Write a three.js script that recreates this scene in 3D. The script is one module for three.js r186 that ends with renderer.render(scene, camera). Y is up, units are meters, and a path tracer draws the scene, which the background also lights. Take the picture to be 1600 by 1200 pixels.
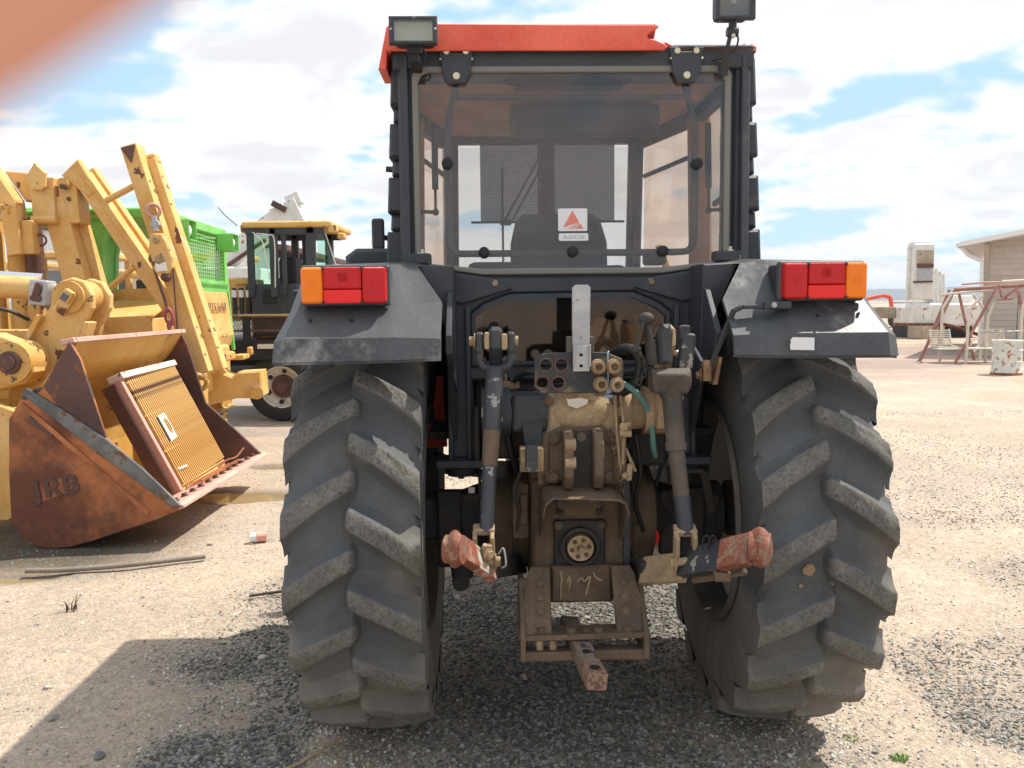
import * as THREE from 'three';
import { RoundedBoxGeometry } from 'three/addons/geometries/RoundedBoxGeometry.js';
import { TextGeometry } from 'three/addons/geometries/TextGeometry.js';
import { FontLoader } from 'three/addons/loaders/FontLoader.js';
import { mergeGeometries, mergeVertices, toCreasedNormals } from 'three/addons/utils/BufferGeometryUtils.js';

const scene = new THREE.Scene();
// ---------------------------------------------------------------- camera
const camera = new THREE.PerspectiveCamera(48.24, 4 / 3, 0.004, 6000);
camera.position.set(0, 1.6, 0);
camera.rotation.order = 'YXZ';
camera.rotation.set(-0.0932, 0, -0.0105);
camera.focus = 3.4;
camera.userData.fStop = 16;
scene.add(camera);

// ---------------------------------------------------------------- sky, sun, exposure
const EXPOSURE = 1.28;
const SUN = new THREE.Vector3(0.55, 1, -0.26).normalize();
const sun = new THREE.DirectionalLight(new THREE.Color().setRGB(1, 0.94, 0.84), 4.9);
sun.position.copy(SUN).multiplyScalar(60).add(new THREE.Vector3(0, 0, -8));
sun.target.position.set(0, 0, -8);
sun.castShadow = true;
sun.shadow.mapSize.set(4096, 4096);
Object.assign(sun.shadow.camera, { left: -30, right: 30, top: 30, bottom: -30, near: 1, far: 150 });
sun.shadow.radius = 1;
scene.add(sun, sun.target);
scene.fog = new THREE.FogExp2(0xcfdcec, 0.00028);

// ---------------------------------------------------------------- random numbers and noise
function rng(seed) { let a = seed >>> 0; return () => { a = (a + 0x6D2B79F5) >>> 0; let t = a; t = Math.imul(t ^ (t >>> 15), t | 1); t ^= t + Math.imul(t ^ (t >>> 7), t | 61); return ((t ^ (t >>> 14)) >>> 0) / 4294967296; }; }
const R0 = rng(20240611);
const lerp = (a, b, t) => a + (b - a) * t;
const clamp = (x, a = 0, b = 1) => Math.min(b, Math.max(a, x));
const sstep = (a, b, x) => { const t = clamp((x - a) / (b - a)); return t * t * (3 - 2 * t); };
function hash2(x, y, s) { let h = Math.imul(x, 374761393) + Math.imul(y, 668265263) + Math.imul(s, 974711); h = Math.imul(h ^ (h >>> 13), 1274126177); h ^= h >>> 16; h = Math.imul(h, 2246822519); return ((h ^ (h >>> 15)) >>> 0) / 4294967296; }
function vnoise(x, y, s, per = 0) {              // value noise, periodic when per > 0
  const xi = Math.floor(x), yi = Math.floor(y), fx = x - xi, fy = y - yi;
  const u = fx * fx * fx * (fx * (fx * 6 - 15) + 10), v = fy * fy * fy * (fy * (fy * 6 - 15) + 10);
  const w = per > 0 ? (k) => ((k % per) + per) % per : (k) => k;
  const x0 = w(xi), x1 = w(xi + 1), y0 = w(yi), y1 = w(yi + 1);
  return lerp(lerp(hash2(x0, y0, s), hash2(x1, y0, s), u), lerp(hash2(x0, y1, s), hash2(x1, y1, s), u), v);
}
function fbm(x, y, oct, s, per = 0, gain = 0.5) {
  let a = 1, t = 0, n = 0;
  for (let i = 0; i < oct; i++) { n += a * vnoise(x, y, s + i * 17, per); t += a; a *= gain; x *= 2; y *= 2; per *= 2; }
  return n / t;
}
const fields = {};
function field(per, oct, seed, N = 512, stretch = 1) {
  const key = [per, oct, seed, N, stretch].join();
  if (fields[key]) return fields[key];
  const f = new Float32Array(N * N);
  let lo = 9, hi = -9;
  for (let j = 0; j < N; j++) for (let i = 0; i < N; i++) { const v = fbm(i / N * per, j / N * per * stretch, oct, seed, per); f[j * N + i] = v; if (v < lo) lo = v; if (v > hi) hi = v; }
  for (let k = 0; k < f.length; k++) f[k] = (f[k] - lo) / (hi - lo);
  return (fields[key] = f);
}

// ---------------------------------------------------------------- the sky: air and broken cloud, computed as one equirectangular picture
{
  const W = 2048, H = 1024, data = new Float32Array(W * H * 4);
  const gaps = [[-0.29, 0.365, 0.13, 0.045, 0.30], [-0.38, 0.33, 0.05, 0.03, 0.12], [0.40, 0.215, 0.075, 0.026, 0.36], [0.34, 0.185, 0.07, 0.02, 0.2], [0.47, 0.20, 0.05, 0.02, 0.2], [-0.17, 0.165, 0.10, 0.018, 0.2], [0.33, 0.075, 0.07, 0.022, 0.3], [0.53, 0.10, 0.09, 0.03, 0.16], [-0.5, 0.24, 0.14, 0.02, 0.10], [0.55, 0.33, 0.06, 0.03, 0.25], [0.50, 0.02, 0.3, 0.02, 0.14]];
  for (let j = 0; j < H; j++) for (let i = 0; i < W; i++) {
    const el = ((j + 0.5) / H - 0.5) * Math.PI, th = ((i + 0.5) / W - 0.5) * 2 * Math.PI;
    const dx = Math.cos(el) * Math.cos(th), dy = Math.sin(el), dz = Math.cos(el) * Math.sin(th), k = (j * W + i) * 4;
    let r, g, b;
    if (dy < -0.02) { r = 0.42; g = 0.37; b = 0.31; } else {
      const y = Math.max(dy, 0), az = Math.atan2(dx, -dz);
      const q = 1 / (y + 0.16), px = dx * q * 2.1, pz = dz * q * 2.1;
      const wx = fbm(px * 0.7 + 11, pz * 0.7 + 4, 3, 71) - 0.5, wz = fbm(px * 0.7 + 3, pz * 0.7 + 27, 3, 91) - 0.5;
      const den = fbm(px + wx * 1.6, pz * 1.25 + wz * 1.6, 7, 5, 0, 0.53);
      const lit = fbm(px * 1.3 + wx * 2.2 - 0.2, pz * 1.6 + wz * 2.2 + 0.15, 6, 301, 0, 0.52);
      let bias = 0.115;
      for (const [a, e, sa, se, m] of gaps) { const u = (az - a) / sa, v = (el - e - 0.25 * (az - a)) / se; bias -= 0.8 * m * Math.exp(-u * u - v * v); }
      const fine = fbm(px * 3.1 + wz * 5, pz * 5.5 + wx * 5, 5, 555) - 0.5;
      const cov = sstep(0.36, 0.53, den + bias + fine * 0.36);
      const h = Math.pow(1 - y, 3);
      const br = lerp(0.36, 0.64, h), bg = lerp(0.65, 0.84, h), bb = lerp(0.95, 0.99, h);
      const thick = sstep(0.44, 0.66, den + bias * 0.8);
      const shade = clamp(1.0 - 0.18 * thick * sstep(0.40, 0.68, lit + fine * 0.12) - 0.06 * (1 - sstep(0.3, 0.55, lit)));
      const glow = 1 + 0.30 * Math.max(0, dx * SUN.x + dy * SUN.y + dz * SUN.z) ** 6;
      r = lerp(br, shade * 0.985, cov) * glow; g = lerp(bg, shade * 0.995, cov) * glow; b = lerp(bb, shade * 1.02 + (1 - shade) * 0.1, cov) * glow;
      const f = sstep(0.02, -0.02, dy); r = lerp(r, 0.42, f); g = lerp(g, 0.37, f); b = lerp(b, 0.31, f);
    }
    const S = 0.87; data[k] = r * S; data[k + 1] = g * S; data[k + 2] = b * S; data[k + 3] = 1;
  }
  const sky = new THREE.DataTexture(data, W, H, THREE.RGBAFormat, THREE.FloatType);
  sky.mapping = THREE.EquirectangularReflectionMapping; sky.magFilter = THREE.LinearFilter; sky.minFilter = THREE.LinearFilter; sky.wrapS = THREE.RepeatWrapping; sky.needsUpdate = true;
  scene.background = sky; scene.environment = sky;
}

// ---------------------------------------------------------------- materials
const toS = (x) => { x = clamp(x); return Math.round(255 * (x <= 0.0031308 ? 12.92 * x : 1.055 * Math.pow(x, 1 / 2.4) - 0.055)); };
function tex(data, N, srgb) {
  const t = new THREE.DataTexture(data, N, N, THREE.RGBAFormat, THREE.UnsignedByteType);
  t.wrapS = t.wrapT = THREE.RepeatWrapping; t.magFilter = THREE.LinearFilter; t.minFilter = THREE.LinearMipmapLinearFilter; t.generateMipmaps = true;
  if (srgb) t.colorSpace = THREE.SRGBColorSpace;
  t.needsUpdate = true; return t;
}
// a worn surface: base colour c wandering to c2, streaks of dust, chips showing what lies below
function worn(name, o) {
  const N = o.N || 512, size = o.size || 0.8, s = o.seed || 1;
  const A = field(4, 6, 11 + s, N), B = field(16, 5, 201 + s, N), C = field(64, 3, 401 + s, N), D = field(3, 5, 601 + s, N);
  const col = new Uint8Array(N * N * 4), rgh = o.metal || (o.chips && o.gloss) ? new Uint8Array(N * N * 4) : null, bmp = new Uint8Array(N * N * 4);
  const [r0, r1] = o.rough || [0.5, 0.8];
  for (let k = 0; k < N * N; k++) {
    const a = A[k], b = B[k], c = C[k], d = D[k];
    const m = clamp((o.mix0 ?? 0) + (a - 0.5) * 1.6 * (o.vary ?? 1) + (c - 0.5) * (o.grain ?? 0.3) + 0.5 * (o.vary ?? 1));
    let R = lerp(o.c[0], o.c2[0], m), G = lerp(o.c[1], o.c2[1], m), Bc = lerp(o.c[2], o.c2[2], m);
    let rough = lerp(r0, r1, clamp(a * 0.6 + c * 0.4)), met = o.metal || 0, h = 0.5 + (c - 0.5) * 0.35 + (b - 0.5) * 0.3;
    if (o.dust) { const u = sstep(1 - o.dustAmt, 1 - o.dustAmt + 0.35, d * 0.65 + b * 0.25 + c * 0.1); R = lerp(R, o.dust[0], u); G = lerp(G, o.dust[1], u); Bc = lerp(Bc, o.dust[2], u); rough = lerp(rough, 0.95, u); met *= 1 - u; }
    if (o.chips) { const e = 1 - o.chipAmt, u = sstep(e, e + 0.05, a * 0.4 + b * 0.45 + c * 0.15); const v = lerp(0.75, 1.3, c); R = lerp(R, o.chips[0] * v, u); G = lerp(G, o.chips[1] * v, u); Bc = lerp(Bc, o.chips[2] * v, u); rough = lerp(rough, 0.9, u); met *= 1 - u; h -= u * 0.25; }
    const v = 1 + (c - 0.5) * (o.speck ?? 0.12);
    col[k * 4] = toS(R * v); col[k * 4 + 1] = toS(G * v); col[k * 4 + 2] = toS(Bc * v); col[k * 4 + 3] = 255;
    if (rgh) { rgh[k * 4] = 255; rgh[k * 4 + 1] = Math.round(255 * rough); rgh[k * 4 + 2] = Math.round(255 * met); rgh[k * 4 + 3] = 255; }
    const hb = Math.round(255 * clamp(h)); bmp[k * 4] = bmp[k * 4 + 1] = bmp[k * 4 + 2] = hb; bmp[k * 4 + 3] = 255;
  }
  const m = new THREE.MeshStandardMaterial({ name, roughness: rgh ? 1 : (r0 + r1) / 2, metalness: rgh ? (o.metal ? 1 : 0) : 0, side: THREE.DoubleSide, vertexColors: !!o.vc });
  const put = (d, srgb) => { const t = tex(d, N, srgb); t.repeat.set(1 / size, 1 / size); return t; };
  m.map = put(col, true); if (rgh) { m.roughnessMap = put(rgh); if (o.metal) m.metalnessMap = m.roughnessMap; }
  if (o.bump) { m.bumpMap = put(bmp); m.bumpScale = o.bump; }
  return m;
}
const flat = (name, c, rough = 0.6, metal = 0, extra = {}) => new THREE.MeshStandardMaterial({ name, color: new THREE.Color().setRGB(...c), roughness: rough, metalness: metal, side: THREE.DoubleSide, ...extra });
const pane = (name, c, rough = 0.03, t = 1) => new THREE.MeshPhysicalMaterial({ name, color: new THREE.Color().setRGB(...c), roughness: rough, transmission: t, thickness: 0, ior: 1.5, side: THREE.DoubleSide });

const M = {
  black: worn('faded_black_plastic', { c: [0.024, 0.029, 0.038], c2: [0.040, 0.046, 0.057], rough: [0.42, 0.68], dust: [0.14, 0.13, 0.115], dustAmt: 0.26, bump: 0.0006, size: 0.7, seed: 1 }),
  fender: worn('scuffed_black_fender', { c: [0.040, 0.044, 0.050], c2: [0.070, 0.075, 0.080], rough: [0.36, 0.52], dust: [0.25, 0.245, 0.235], dustAmt: 0.42, bump: 0.0006, size: 0.6, seed: 2, speck: 0.2 }),
  blackPaint: worn('chipped_black_paint', { c: [0.028, 0.032, 0.038], c2: [0.044, 0.048, 0.055], rough: [0.4, 0.65], dust: [0.13, 0.11, 0.085], dustAmt: 0.28, chips: [0.28, 0.27, 0.24], chipAmt: 0.30, bump: 0.0008, size: 0.5, seed: 3 }),
  castDusty: worn('dusty_casting', { c: [0.24, 0.165, 0.09], c2: [0.40, 0.29, 0.175], rough: [0.8, 0.95], dust: [0.04, 0.04, 0.042], dustAmt: 0.30, bump: 0.002, size: 0.55, seed: 4, speck: 0.3 }),
  castBrown: worn('oily_brown_casting', { c: [0.085, 0.058, 0.038], c2: [0.155, 0.105, 0.066], rough: [0.6, 0.95], dust: [0.26, 0.18, 0.105], dustAmt: 0.28, bump: 0.002, size: 0.5, seed: 5, speck: 0.3 }),
  castGrey: worn('grimy_grey_brown_rod', { N: 256, c: [0.055, 0.044, 0.036], c2: [0.10, 0.08, 0.064], rough: [0.6, 0.9], dust: [0.26, 0.19, 0.12], dustAmt: 0.2, bump: 0.001, size: 0.4, seed: 27 }),
  castDark: worn('grimy_dark_casting', { c: [0.022, 0.020, 0.019], c2: [0.05, 0.041, 0.034], rough: [0.6, 0.9], dust: [0.12, 0.09, 0.06], dustAmt: 0.22, bump: 0.002, size: 0.5, seed: 6 }),
  rubber: worn('old_tyre_rubber', { vc: true, c: [0.8, 0.8, 0.8], c2: [1.0, 1.0, 1.0], rough: [0.75, 0.9], dust: [1.25, 1.2, 1.1], dustAmt: 0.35, bump: 0.0012, size: 0.45, seed: 7, speck: 0.2 }),
  lug: worn('worn_tread_rubber', { vc: true, c: [0.75, 0.74, 0.72], c2: [1.0, 1.0, 1.0], rough: [0.85, 0.95], dust: [1.2, 1.15, 1.0], dustAmt: 0.3, chips: [0.5, 0.5, 0.5], chipAmt: 0.40, bump: 0.002, size: 0.35, seed: 26, speck: 0.9 }),
  red: worn('sun_faded_red_plastic', { c: [0.68, 0.085, 0.045], c2: [0.80, 0.14, 0.08], rough: [0.35, 0.6], chips: [0.75, 0.45, 0.32], chipAmt: 0.24, bump: 0.0004, size: 0.7, seed: 8 }),
  orange: worn('worn_orange_paint', { c: [0.16, 0.048, 0.027], c2: [0.26, 0.092, 0.053], rough: [0.6, 0.8], chips: [0.24, 0.15, 0.10], chipAmt: 0.42, bump: 0.002, size: 0.25, seed: 9, speck: 0.3 }),
  yellow: worn('faded_yellow_paint', { c: [0.60, 0.335, 0.085], c2: [0.70, 0.45, 0.17], rough: [0.5, 0.75], chips: [0.13, 0.055, 0.03], chipAmt: 0.30, dust: [0.66, 0.51, 0.30], dustAmt: 0.42, bump: 0.0012, size: 1.3, seed: 10 }),
  yellowRust: worn('rusted_yellow_paint', { c: [0.56, 0.30, 0.07], c2: [0.62, 0.38, 0.12], rough: [0.5, 0.8], chips: [0.085, 0.05, 0.038], chipAmt: 0.42, bump: 0.002, size: 0.7, seed: 11 }),
  yellowIn: worn('scratched_yellow_floor', { c: [0.58, 0.31, 0.06], c2: [0.68, 0.42, 0.12], rough: [0.5, 0.7], chips: [0.15, 0.085, 0.06], chipAmt: 0.34, bump: 0.001, size: 1.6, seed: 12 }),
  rust: worn('bare_rusty_steel', { c: [0.13, 0.045, 0.024], c2: [0.46, 0.165, 0.06], vary: 1.5, rough: [0.7, 0.95], chips: [0.065, 0.05, 0.048], chipAmt: 0.37, dust: [0.46, 0.33, 0.24], dustAmt: 0.34, bump: 0.0025, size: 2.4, seed: 13, speck: 0.25 }),
  rustDark: worn('dark_brown_steel', { c: [0.070, 0.036, 0.030], c2: [0.125, 0.062, 0.048], rough: [0.55, 0.85], chips: [0.19, 0.075, 0.035], chipAmt: 0.32, bump: 0.001, size: 1.2, seed: 14 }),
  steel: worn('scraped_steel', { c: [0.10, 0.11, 0.115], c2: [0.20, 0.20, 0.20], rough: [0.35, 0.6], metal: 0.7, chips: [0.16, 0.075, 0.04], chipAmt: 0.36, bump: 0.001, size: 0.6, seed: 15 }),
  zinc: worn('zinc_plated_steel', { c: [0.36, 0.37, 0.38], c2: [0.48, 0.49, 0.50], rough: [0.35, 0.55], metal: 0.55, chips: [0.30, 0.29, 0.27], chipAmt: 0.3, size: 0.3, seed: 16 }),
  pinkEdge: worn('sun_bleached_primer', { c: [0.48, 0.27, 0.22], c2: [0.60, 0.37, 0.30], rough: [0.6, 0.8], chips: [0.22, 0.10, 0.07], chipAmt: 0.3, bump: 0.001, size: 0.9, seed: 17 }),
  green: worn('bright_green_paint', { c: [0.16, 0.50, 0.10], c2: [0.25, 0.60, 0.16], rough: [0.35, 0.55], chips: [0.20, 0.42, 0.14], chipAmt: 0.22, size: 1.5, seed: 18 }),
  white: worn('dirty_white_paint', { c: [0.58, 0.58, 0.53], c2: [0.74, 0.74, 0.70], rough: [0.5, 0.75], chips: [0.30, 0.17, 0.09], chipAmt: 0.29, dust: [0.40, 0.38, 0.31], dustAmt: 0.28, size: 2, seed: 19 }),
  cream: worn('cream_rim_paint', { c: [0.56, 0.51, 0.42], c2: [0.66, 0.61, 0.52], rough: [0.5, 0.7], chips: [0.20, 0.10, 0.06], chipAmt: 0.26, dust: [0.2, 0.16, 0.12], dustAmt: 0.22, bump: 0.0005, size: 0.6, seed: 20 }),
  rimIn: worn('grimy_rim', { c: [0.075, 0.070, 0.062], c2: [0.13, 0.12, 0.105], rough: [0.6, 0.9], dust: [0.24, 0.20, 0.15], dustAmt: 0.28, bump: 0.001, size: 0.6, seed: 21 }),
  siding: worn('taupe_wall_board', { c: [0.46, 0.40, 0.34], c2: [0.53, 0.47, 0.41], rough: [0.7, 0.9], bump: 0.001, size: 3, seed: 22 }),
  brownPipe: worn('red_brown_pipe_paint', { c: [0.27, 0.12, 0.10], c2: [0.36, 0.18, 0.15], rough: [0.5, 0.7], chips: [0.45, 0.35, 0.3], chipAmt: 0.25, size: 0.5, seed: 23 }),
  concrete: worn('stained_concrete', { c: [0.33, 0.28, 0.20], c2: [0.46, 0.41, 0.32], rough: [0.85, 0.95], chips: [0.14, 0.11, 0.08], chipAmt: 0.36, bump: 0.004, size: 2, seed: 24 }),
  headliner: worn('brown_roof_lining', { c: [0.36, 0.22, 0.16], c2: [0.44, 0.28, 0.21], rough: [0.85, 0.95], bump: 0.001, size: 0.5, seed: 25 }),
  chrome: flat('polished_rod', [0.75, 0.76, 0.78], 0.12, 1),
  bolt: flat('plated_bolt', [0.62, 0.58, 0.42], 0.4, 0.7),
  gum: flat('grey_window_rubber', [0.20, 0.20, 0.18], 0.85),
  dark: flat('matt_black', [0.012, 0.013, 0.015], 0.7),
  navy: flat('black_seat_cloth', [0.022, 0.029, 0.046], 0.85),
  teal: flat('teal_hose', [0.12, 0.27, 0.25], 0.6),
  hose: flat('black_hose', [0.02, 0.02, 0.022], 0.5),
  amber: new THREE.MeshPhysicalMaterial({ name: 'amber_lens', color: new THREE.Color().setRGB(0.95, 0.22, 0.006), roughness: 0.22, specularIntensity: 0.6, clearcoat: 0.15, side: THREE.DoubleSide }),
  redLens: new THREE.MeshPhysicalMaterial({ name: 'red_lens', color: new THREE.Color().setRGB(0.56, 0.008, 0.010), roughness: 0.22, specularIntensity: 0.6, clearcoat: 0.15, side: THREE.DoubleSide }),
  redRef: new THREE.MeshPhysicalMaterial({ name: 'red_reflector', color: new THREE.Color().setRGB(0.85, 0.022, 0.018), roughness: 0.26, specularIntensity: 0.6, clearcoat: 0.15, side: THREE.DoubleSide }),
  rearGlass: pane('lightly_tinted_glass', [0.87, 0.84, 0.82]),
  tint: pane('smoke_tinted_glass', [0.93, 0.85, 0.77]),
  tintDark: pane('dusty_tinted_glass', [0.80, 0.73, 0.66], 0.05),
  clear: pane('clear_glass', [0.94, 0.96, 0.95]),
  greenGlass: pane('green_glass', [0.70, 0.90, 0.82]),
  paper: flat('white_sticker', [0.72, 0.73, 0.74], 0.45),
  whitePlain: flat('white_plastic', [0.78, 0.78, 0.76], 0.5),
};

{ const N = 256, d = new Uint8Array(N * N * 4); for (let j = 0; j < N; j++) for (let i = 0; i < N; i++) { const k = (j * N + i) * 4, v = Math.round(127 + 70 * Math.sin(i / N * Math.PI * 2 * 16) + 40 * (Math.sin(j / N * Math.PI * 2 * 12) > 0.9 ? 1 : 0)); d[k] = d[k + 1] = d[k + 2] = v; d[k + 3] = 255; } for (const m of [M.amber, M.redLens, M.redRef]) { const t = tex(d, N); t.repeat.set(1 / 0.06, 1 / 0.06); m.bumpMap = t; m.bumpScale = 0.0012; } }

// ---------------------------------------------------------------- modelling helpers
const V = (x, y, z) => new THREE.Vector3(x, y, z);
const vv = (p) => (p.isVector3 ? p : V(...p));
class Kit {
  constructor() { this.list = []; }
  add(g, p = [0, 0, 0], r = [0, 0, 0]) {
    if (g.index) g = g.toNonIndexed(); else g = g.clone();
    for (const k of Object.keys(g.attributes)) if (k !== 'position' && k !== 'normal' && k !== 'color') g.deleteAttribute(k);
    g.morphAttributes = {};
    g.applyMatrix4(new THREE.Matrix4().compose(vv(p), new THREE.Quaternion().setFromEuler(new THREE.Euler(...r)), V(1, 1, 1)));
    this.list.push(g); return this;
  }
  box(w, h, d, p, r, b = 0.006) { b = Math.min(b, Math.min(w, h, d) * 0.45); return this.add(new RoundedBoxGeometry(w, h, d, 1, b), p, r); }
  beam(p, q, w, t, b = 0.006, roll = 0) {           // rectangular bar from p to q: w across (roughly horizontal side), t the other way
    p = vv(p); q = vv(q); const L = p.distanceTo(q), g = new RoundedBoxGeometry(w, L, t, 1, Math.min(b, Math.min(w, t) * 0.45));
    g.rotateY(roll);
    g.applyQuaternion(new THREE.Quaternion().setFromUnitVectors(V(0, 1, 0), q.clone().sub(p).normalize()));
    return this.add(g, p.clone().add(q).multiplyScalar(0.5));
  }
  cyl(p, q, r1, r2 = r1, n = 20) {
    p = vv(p); q = vv(q); const L = p.distanceTo(q), g = new THREE.CylinderGeometry(r2, r1, L, n, 1);
    g.applyQuaternion(new THREE.Quaternion().setFromUnitVectors(V(0, 1, 0), q.clone().sub(p).normalize()));
    return this.add(g, p.clone().add(q).multiplyScalar(0.5));
  }
  tube(pts, r, n = 8, seg = 0, tension = 0.5) { return this.add(new THREE.TubeGeometry(new THREE.CatmullRomCurve3(pts.map(vv), false, 'catmullrom', tension), seg || pts.length * 8, r, n)); }
  pipe(pts, r, n = 10) {                            // straight runs with ball joints
    pts = pts.map(vv);
    for (let i = 0; i + 1 < pts.length; i++) { this.cyl(pts[i], pts[i + 1], r, r, n); if (i) this.add(new THREE.SphereGeometry(r, n, 8), pts[i]); }
    return this;
  }
  plate(pts, z, t, holes = [], b = 0.003) {          // outline in x, y; thickness t from z
    const s = new THREE.Shape(pts.map((p) => new THREE.Vector2(...p)));
    for (const h of holes) { const c = new THREE.Path(); if (h.length === 3 && typeof h[0] === 'number') c.absarc(h[0], h[1], h[2], 0, Math.PI * 2, true); else c.setFromPoints(h.map((p) => new THREE.Vector2(...p))); s.holes.push(c); }
    b = Math.min(b, t * 0.3);
    const g = new THREE.ExtrudeGeometry(s, { depth: t - 2 * b, bevelEnabled: b > 0, bevelSize: b, bevelThickness: b, bevelOffset: -b, bevelSegments: 1, curveSegments: 20 });
    return this.add(g, [0, 0, z + b]);
  }
  lathe(prof, axis, at = [0, 0, 0], n = 40) {        // profile [radius, along] about axis x, y or z
    const g = new THREE.LatheGeometry(prof.map((p) => new THREE.Vector2(...p)), n);
    if (axis === 'x') g.rotateZ(-Math.PI / 2); if (axis === 'z') g.rotateX(Math.PI / 2);
    return this.add(toCreasedNormals(g, 0.6), at);
  }
  ball(r, p, sx = 1, sy = 1, sz = 1) { const g = new THREE.SphereGeometry(r, 18, 12); g.scale(sx, sy, sz); return this.add(g, p); }
  bolt(p, dir, r = 0.012, h = 0.012) { p = vv(p); const d = vv(dir).normalize(), q = p.clone().addScaledVector(d, h), w = p.clone().addScaledVector(d, 0.003); this.cyl(p, w, r * 1.5, r * 1.5, 14); return this.cyl(w, q, r, r * 0.96, 6); }
  geo() { const g = mergeGeometries(this.list.map((x) => x.index ? x.toNonIndexed() : x)); boxUV(g); return g; }
  build(name, mat, parent) { return mesh(name, this.geo(), mat, parent); }
}
const K = () => new Kit();
function boxUV(g) {
  const p = g.attributes.position, n = g.attributes.normal, uv = new Float32Array(p.count * 2), ox = R0() * 3, oy = R0() * 3;
  for (let i = 0; i < p.count; i += 3) {
    const ax = Math.abs(n.getX(i) + n.getX(i + 1) + n.getX(i + 2)), ay = Math.abs(n.getY(i) + n.getY(i + 1) + n.getY(i + 2)), az = Math.abs(n.getZ(i) + n.getZ(i + 1) + n.getZ(i + 2));
    for (let k = i; k < Math.min(i + 3, p.count); k++) {
      const x = p.getX(k), y = p.getY(k), z = p.getZ(k);
      const [u, v] = ax > ay && ax > az ? [z, y] : ay > az ? [x, z] : [x, y];
      uv[k * 2] = u + ox; uv[k * 2 + 1] = v + oy;
    }
  }
  g.setAttribute('uv', new THREE.BufferAttribute(uv, 2));
}
const used = {};
const numbered = (n) => { const k = used[n] = (used[n] ?? -1) + 1; return k ? n + '_' + String(k).padStart(3, '0') : n; };
function mesh(name, g, mat, parent = scene) {
  const m = new THREE.Mesh(g, mat); m.name = numbered(name); m.castShadow = m.receiveShadow = true; parent.add(m); return m;
}
function tag(o, label, category, group) { o.userData.label = label; o.userData.category = category; if (group) o.userData.group = group; return o; }
function thing(name, label, category, p = [0, 0, 0], turn = 0, group) {
  const o = new THREE.Group(); o.name = numbered(name); scene.add(o); o.position.set(...p); o.rotation.y = turn; return tag(o, label, category, group);
}
function part(name, parent) { const o = new THREE.Group(); o.name = numbered(name); parent.add(o); return o; }
function copy(o, label) { const c = o.clone(); c.name = numbered(o.name.replace(/_\d{3}$/, '')); scene.add(c); if (label) c.userData = { ...o.userData, label }; return c; }
const font = await new FontLoader().loadAsync('fonts/droid/droid_sans_bold.typeface.json');
function letters(text, size, depth, stretch = 1) { const g = new TextGeometry(text, { font, size, depth, curveSegments: 3, bevelEnabled: false }); g.computeBoundingBox(); const b = g.boundingBox; g.translate(-(b.min.x + b.max.x) / 2, -(b.min.y + b.max.y) / 2, 0); g.scale(stretch, 1, 1); return g; }
// ---------------------------------------------------------------- the ground
const PUDDLES = [[-2.35, -7.15, 0.62, 0.24], [-2.25, -8.5, 0.5, 0.14], [-3.0, -5.0, 0.34, 0.07]];
const puddleAt = (x, z) => { let m = 0; for (const [px, pz, a, b] of PUDDLES) { const w = 1 + 0.5 * (fbm(x * 3 + 9, z * 3, 3, 77) - 0.5) * 2; m = Math.max(m, 1 - Math.hypot((x - px) / a, (z - pz) / b) * w * 0.8); } return clamp(m, 0, 1); };
const groundH = (x, z) => {
  const near = sstep(14, 7, Math.hypot(x, z + 5));
  let h = (fbm(x * 1.3, z * 1.3, 4, 31) - 0.5) * 0.030 * near + (fbm(x * 7, z * 7, 3, 37) - 0.5) * 0.012 * near;
  const hole = Math.hypot((x + 0.95) / 0.28, (z + 3.25) / 0.2); h -= 0.03 * Math.exp(-hole * hole);
  h -= 0.028 * sstep(0.0, 0.5, puddleAt(x, z));
  return h;
};
const chipAt = (x, z) => {                         // how much loose grey gravel lies here, 0..1
  const n = fbm(x * 0.9 + 40, z * 0.9 + 13, 4, 53);
  let m = sstep(0.40, 0.62, n) * (0.26 + 0.12 * sstep(0.9, 1.8, x) * sstep(-7.5, -5, z) + 0.74 * sstep(2.1, 1.0, Math.abs(x - 0.1)) * sstep(-5.5, -4.4, z) + 0.25 * sstep(-2.9, -2.2, z) * sstep(2.5, 1.2, Math.abs(x + 0.4)));
  m = Math.max(m, Math.exp(-(((x - 0.25) / 0.85) ** 2)) * sstep(-5.4, -4.2, z) * (0.65 + 0.6 * n));
  m = Math.max(m, Math.exp(-(((x + 0.78) / 0.35) ** 2 + ((z + 3.75) / 0.7) ** 2)) * 1.1);
  m *= 1 - 0.8 * sstep(-1.0, -1.9, x) * sstep(-3.4, -4.2, z);
  return clamp(m);
};
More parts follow.
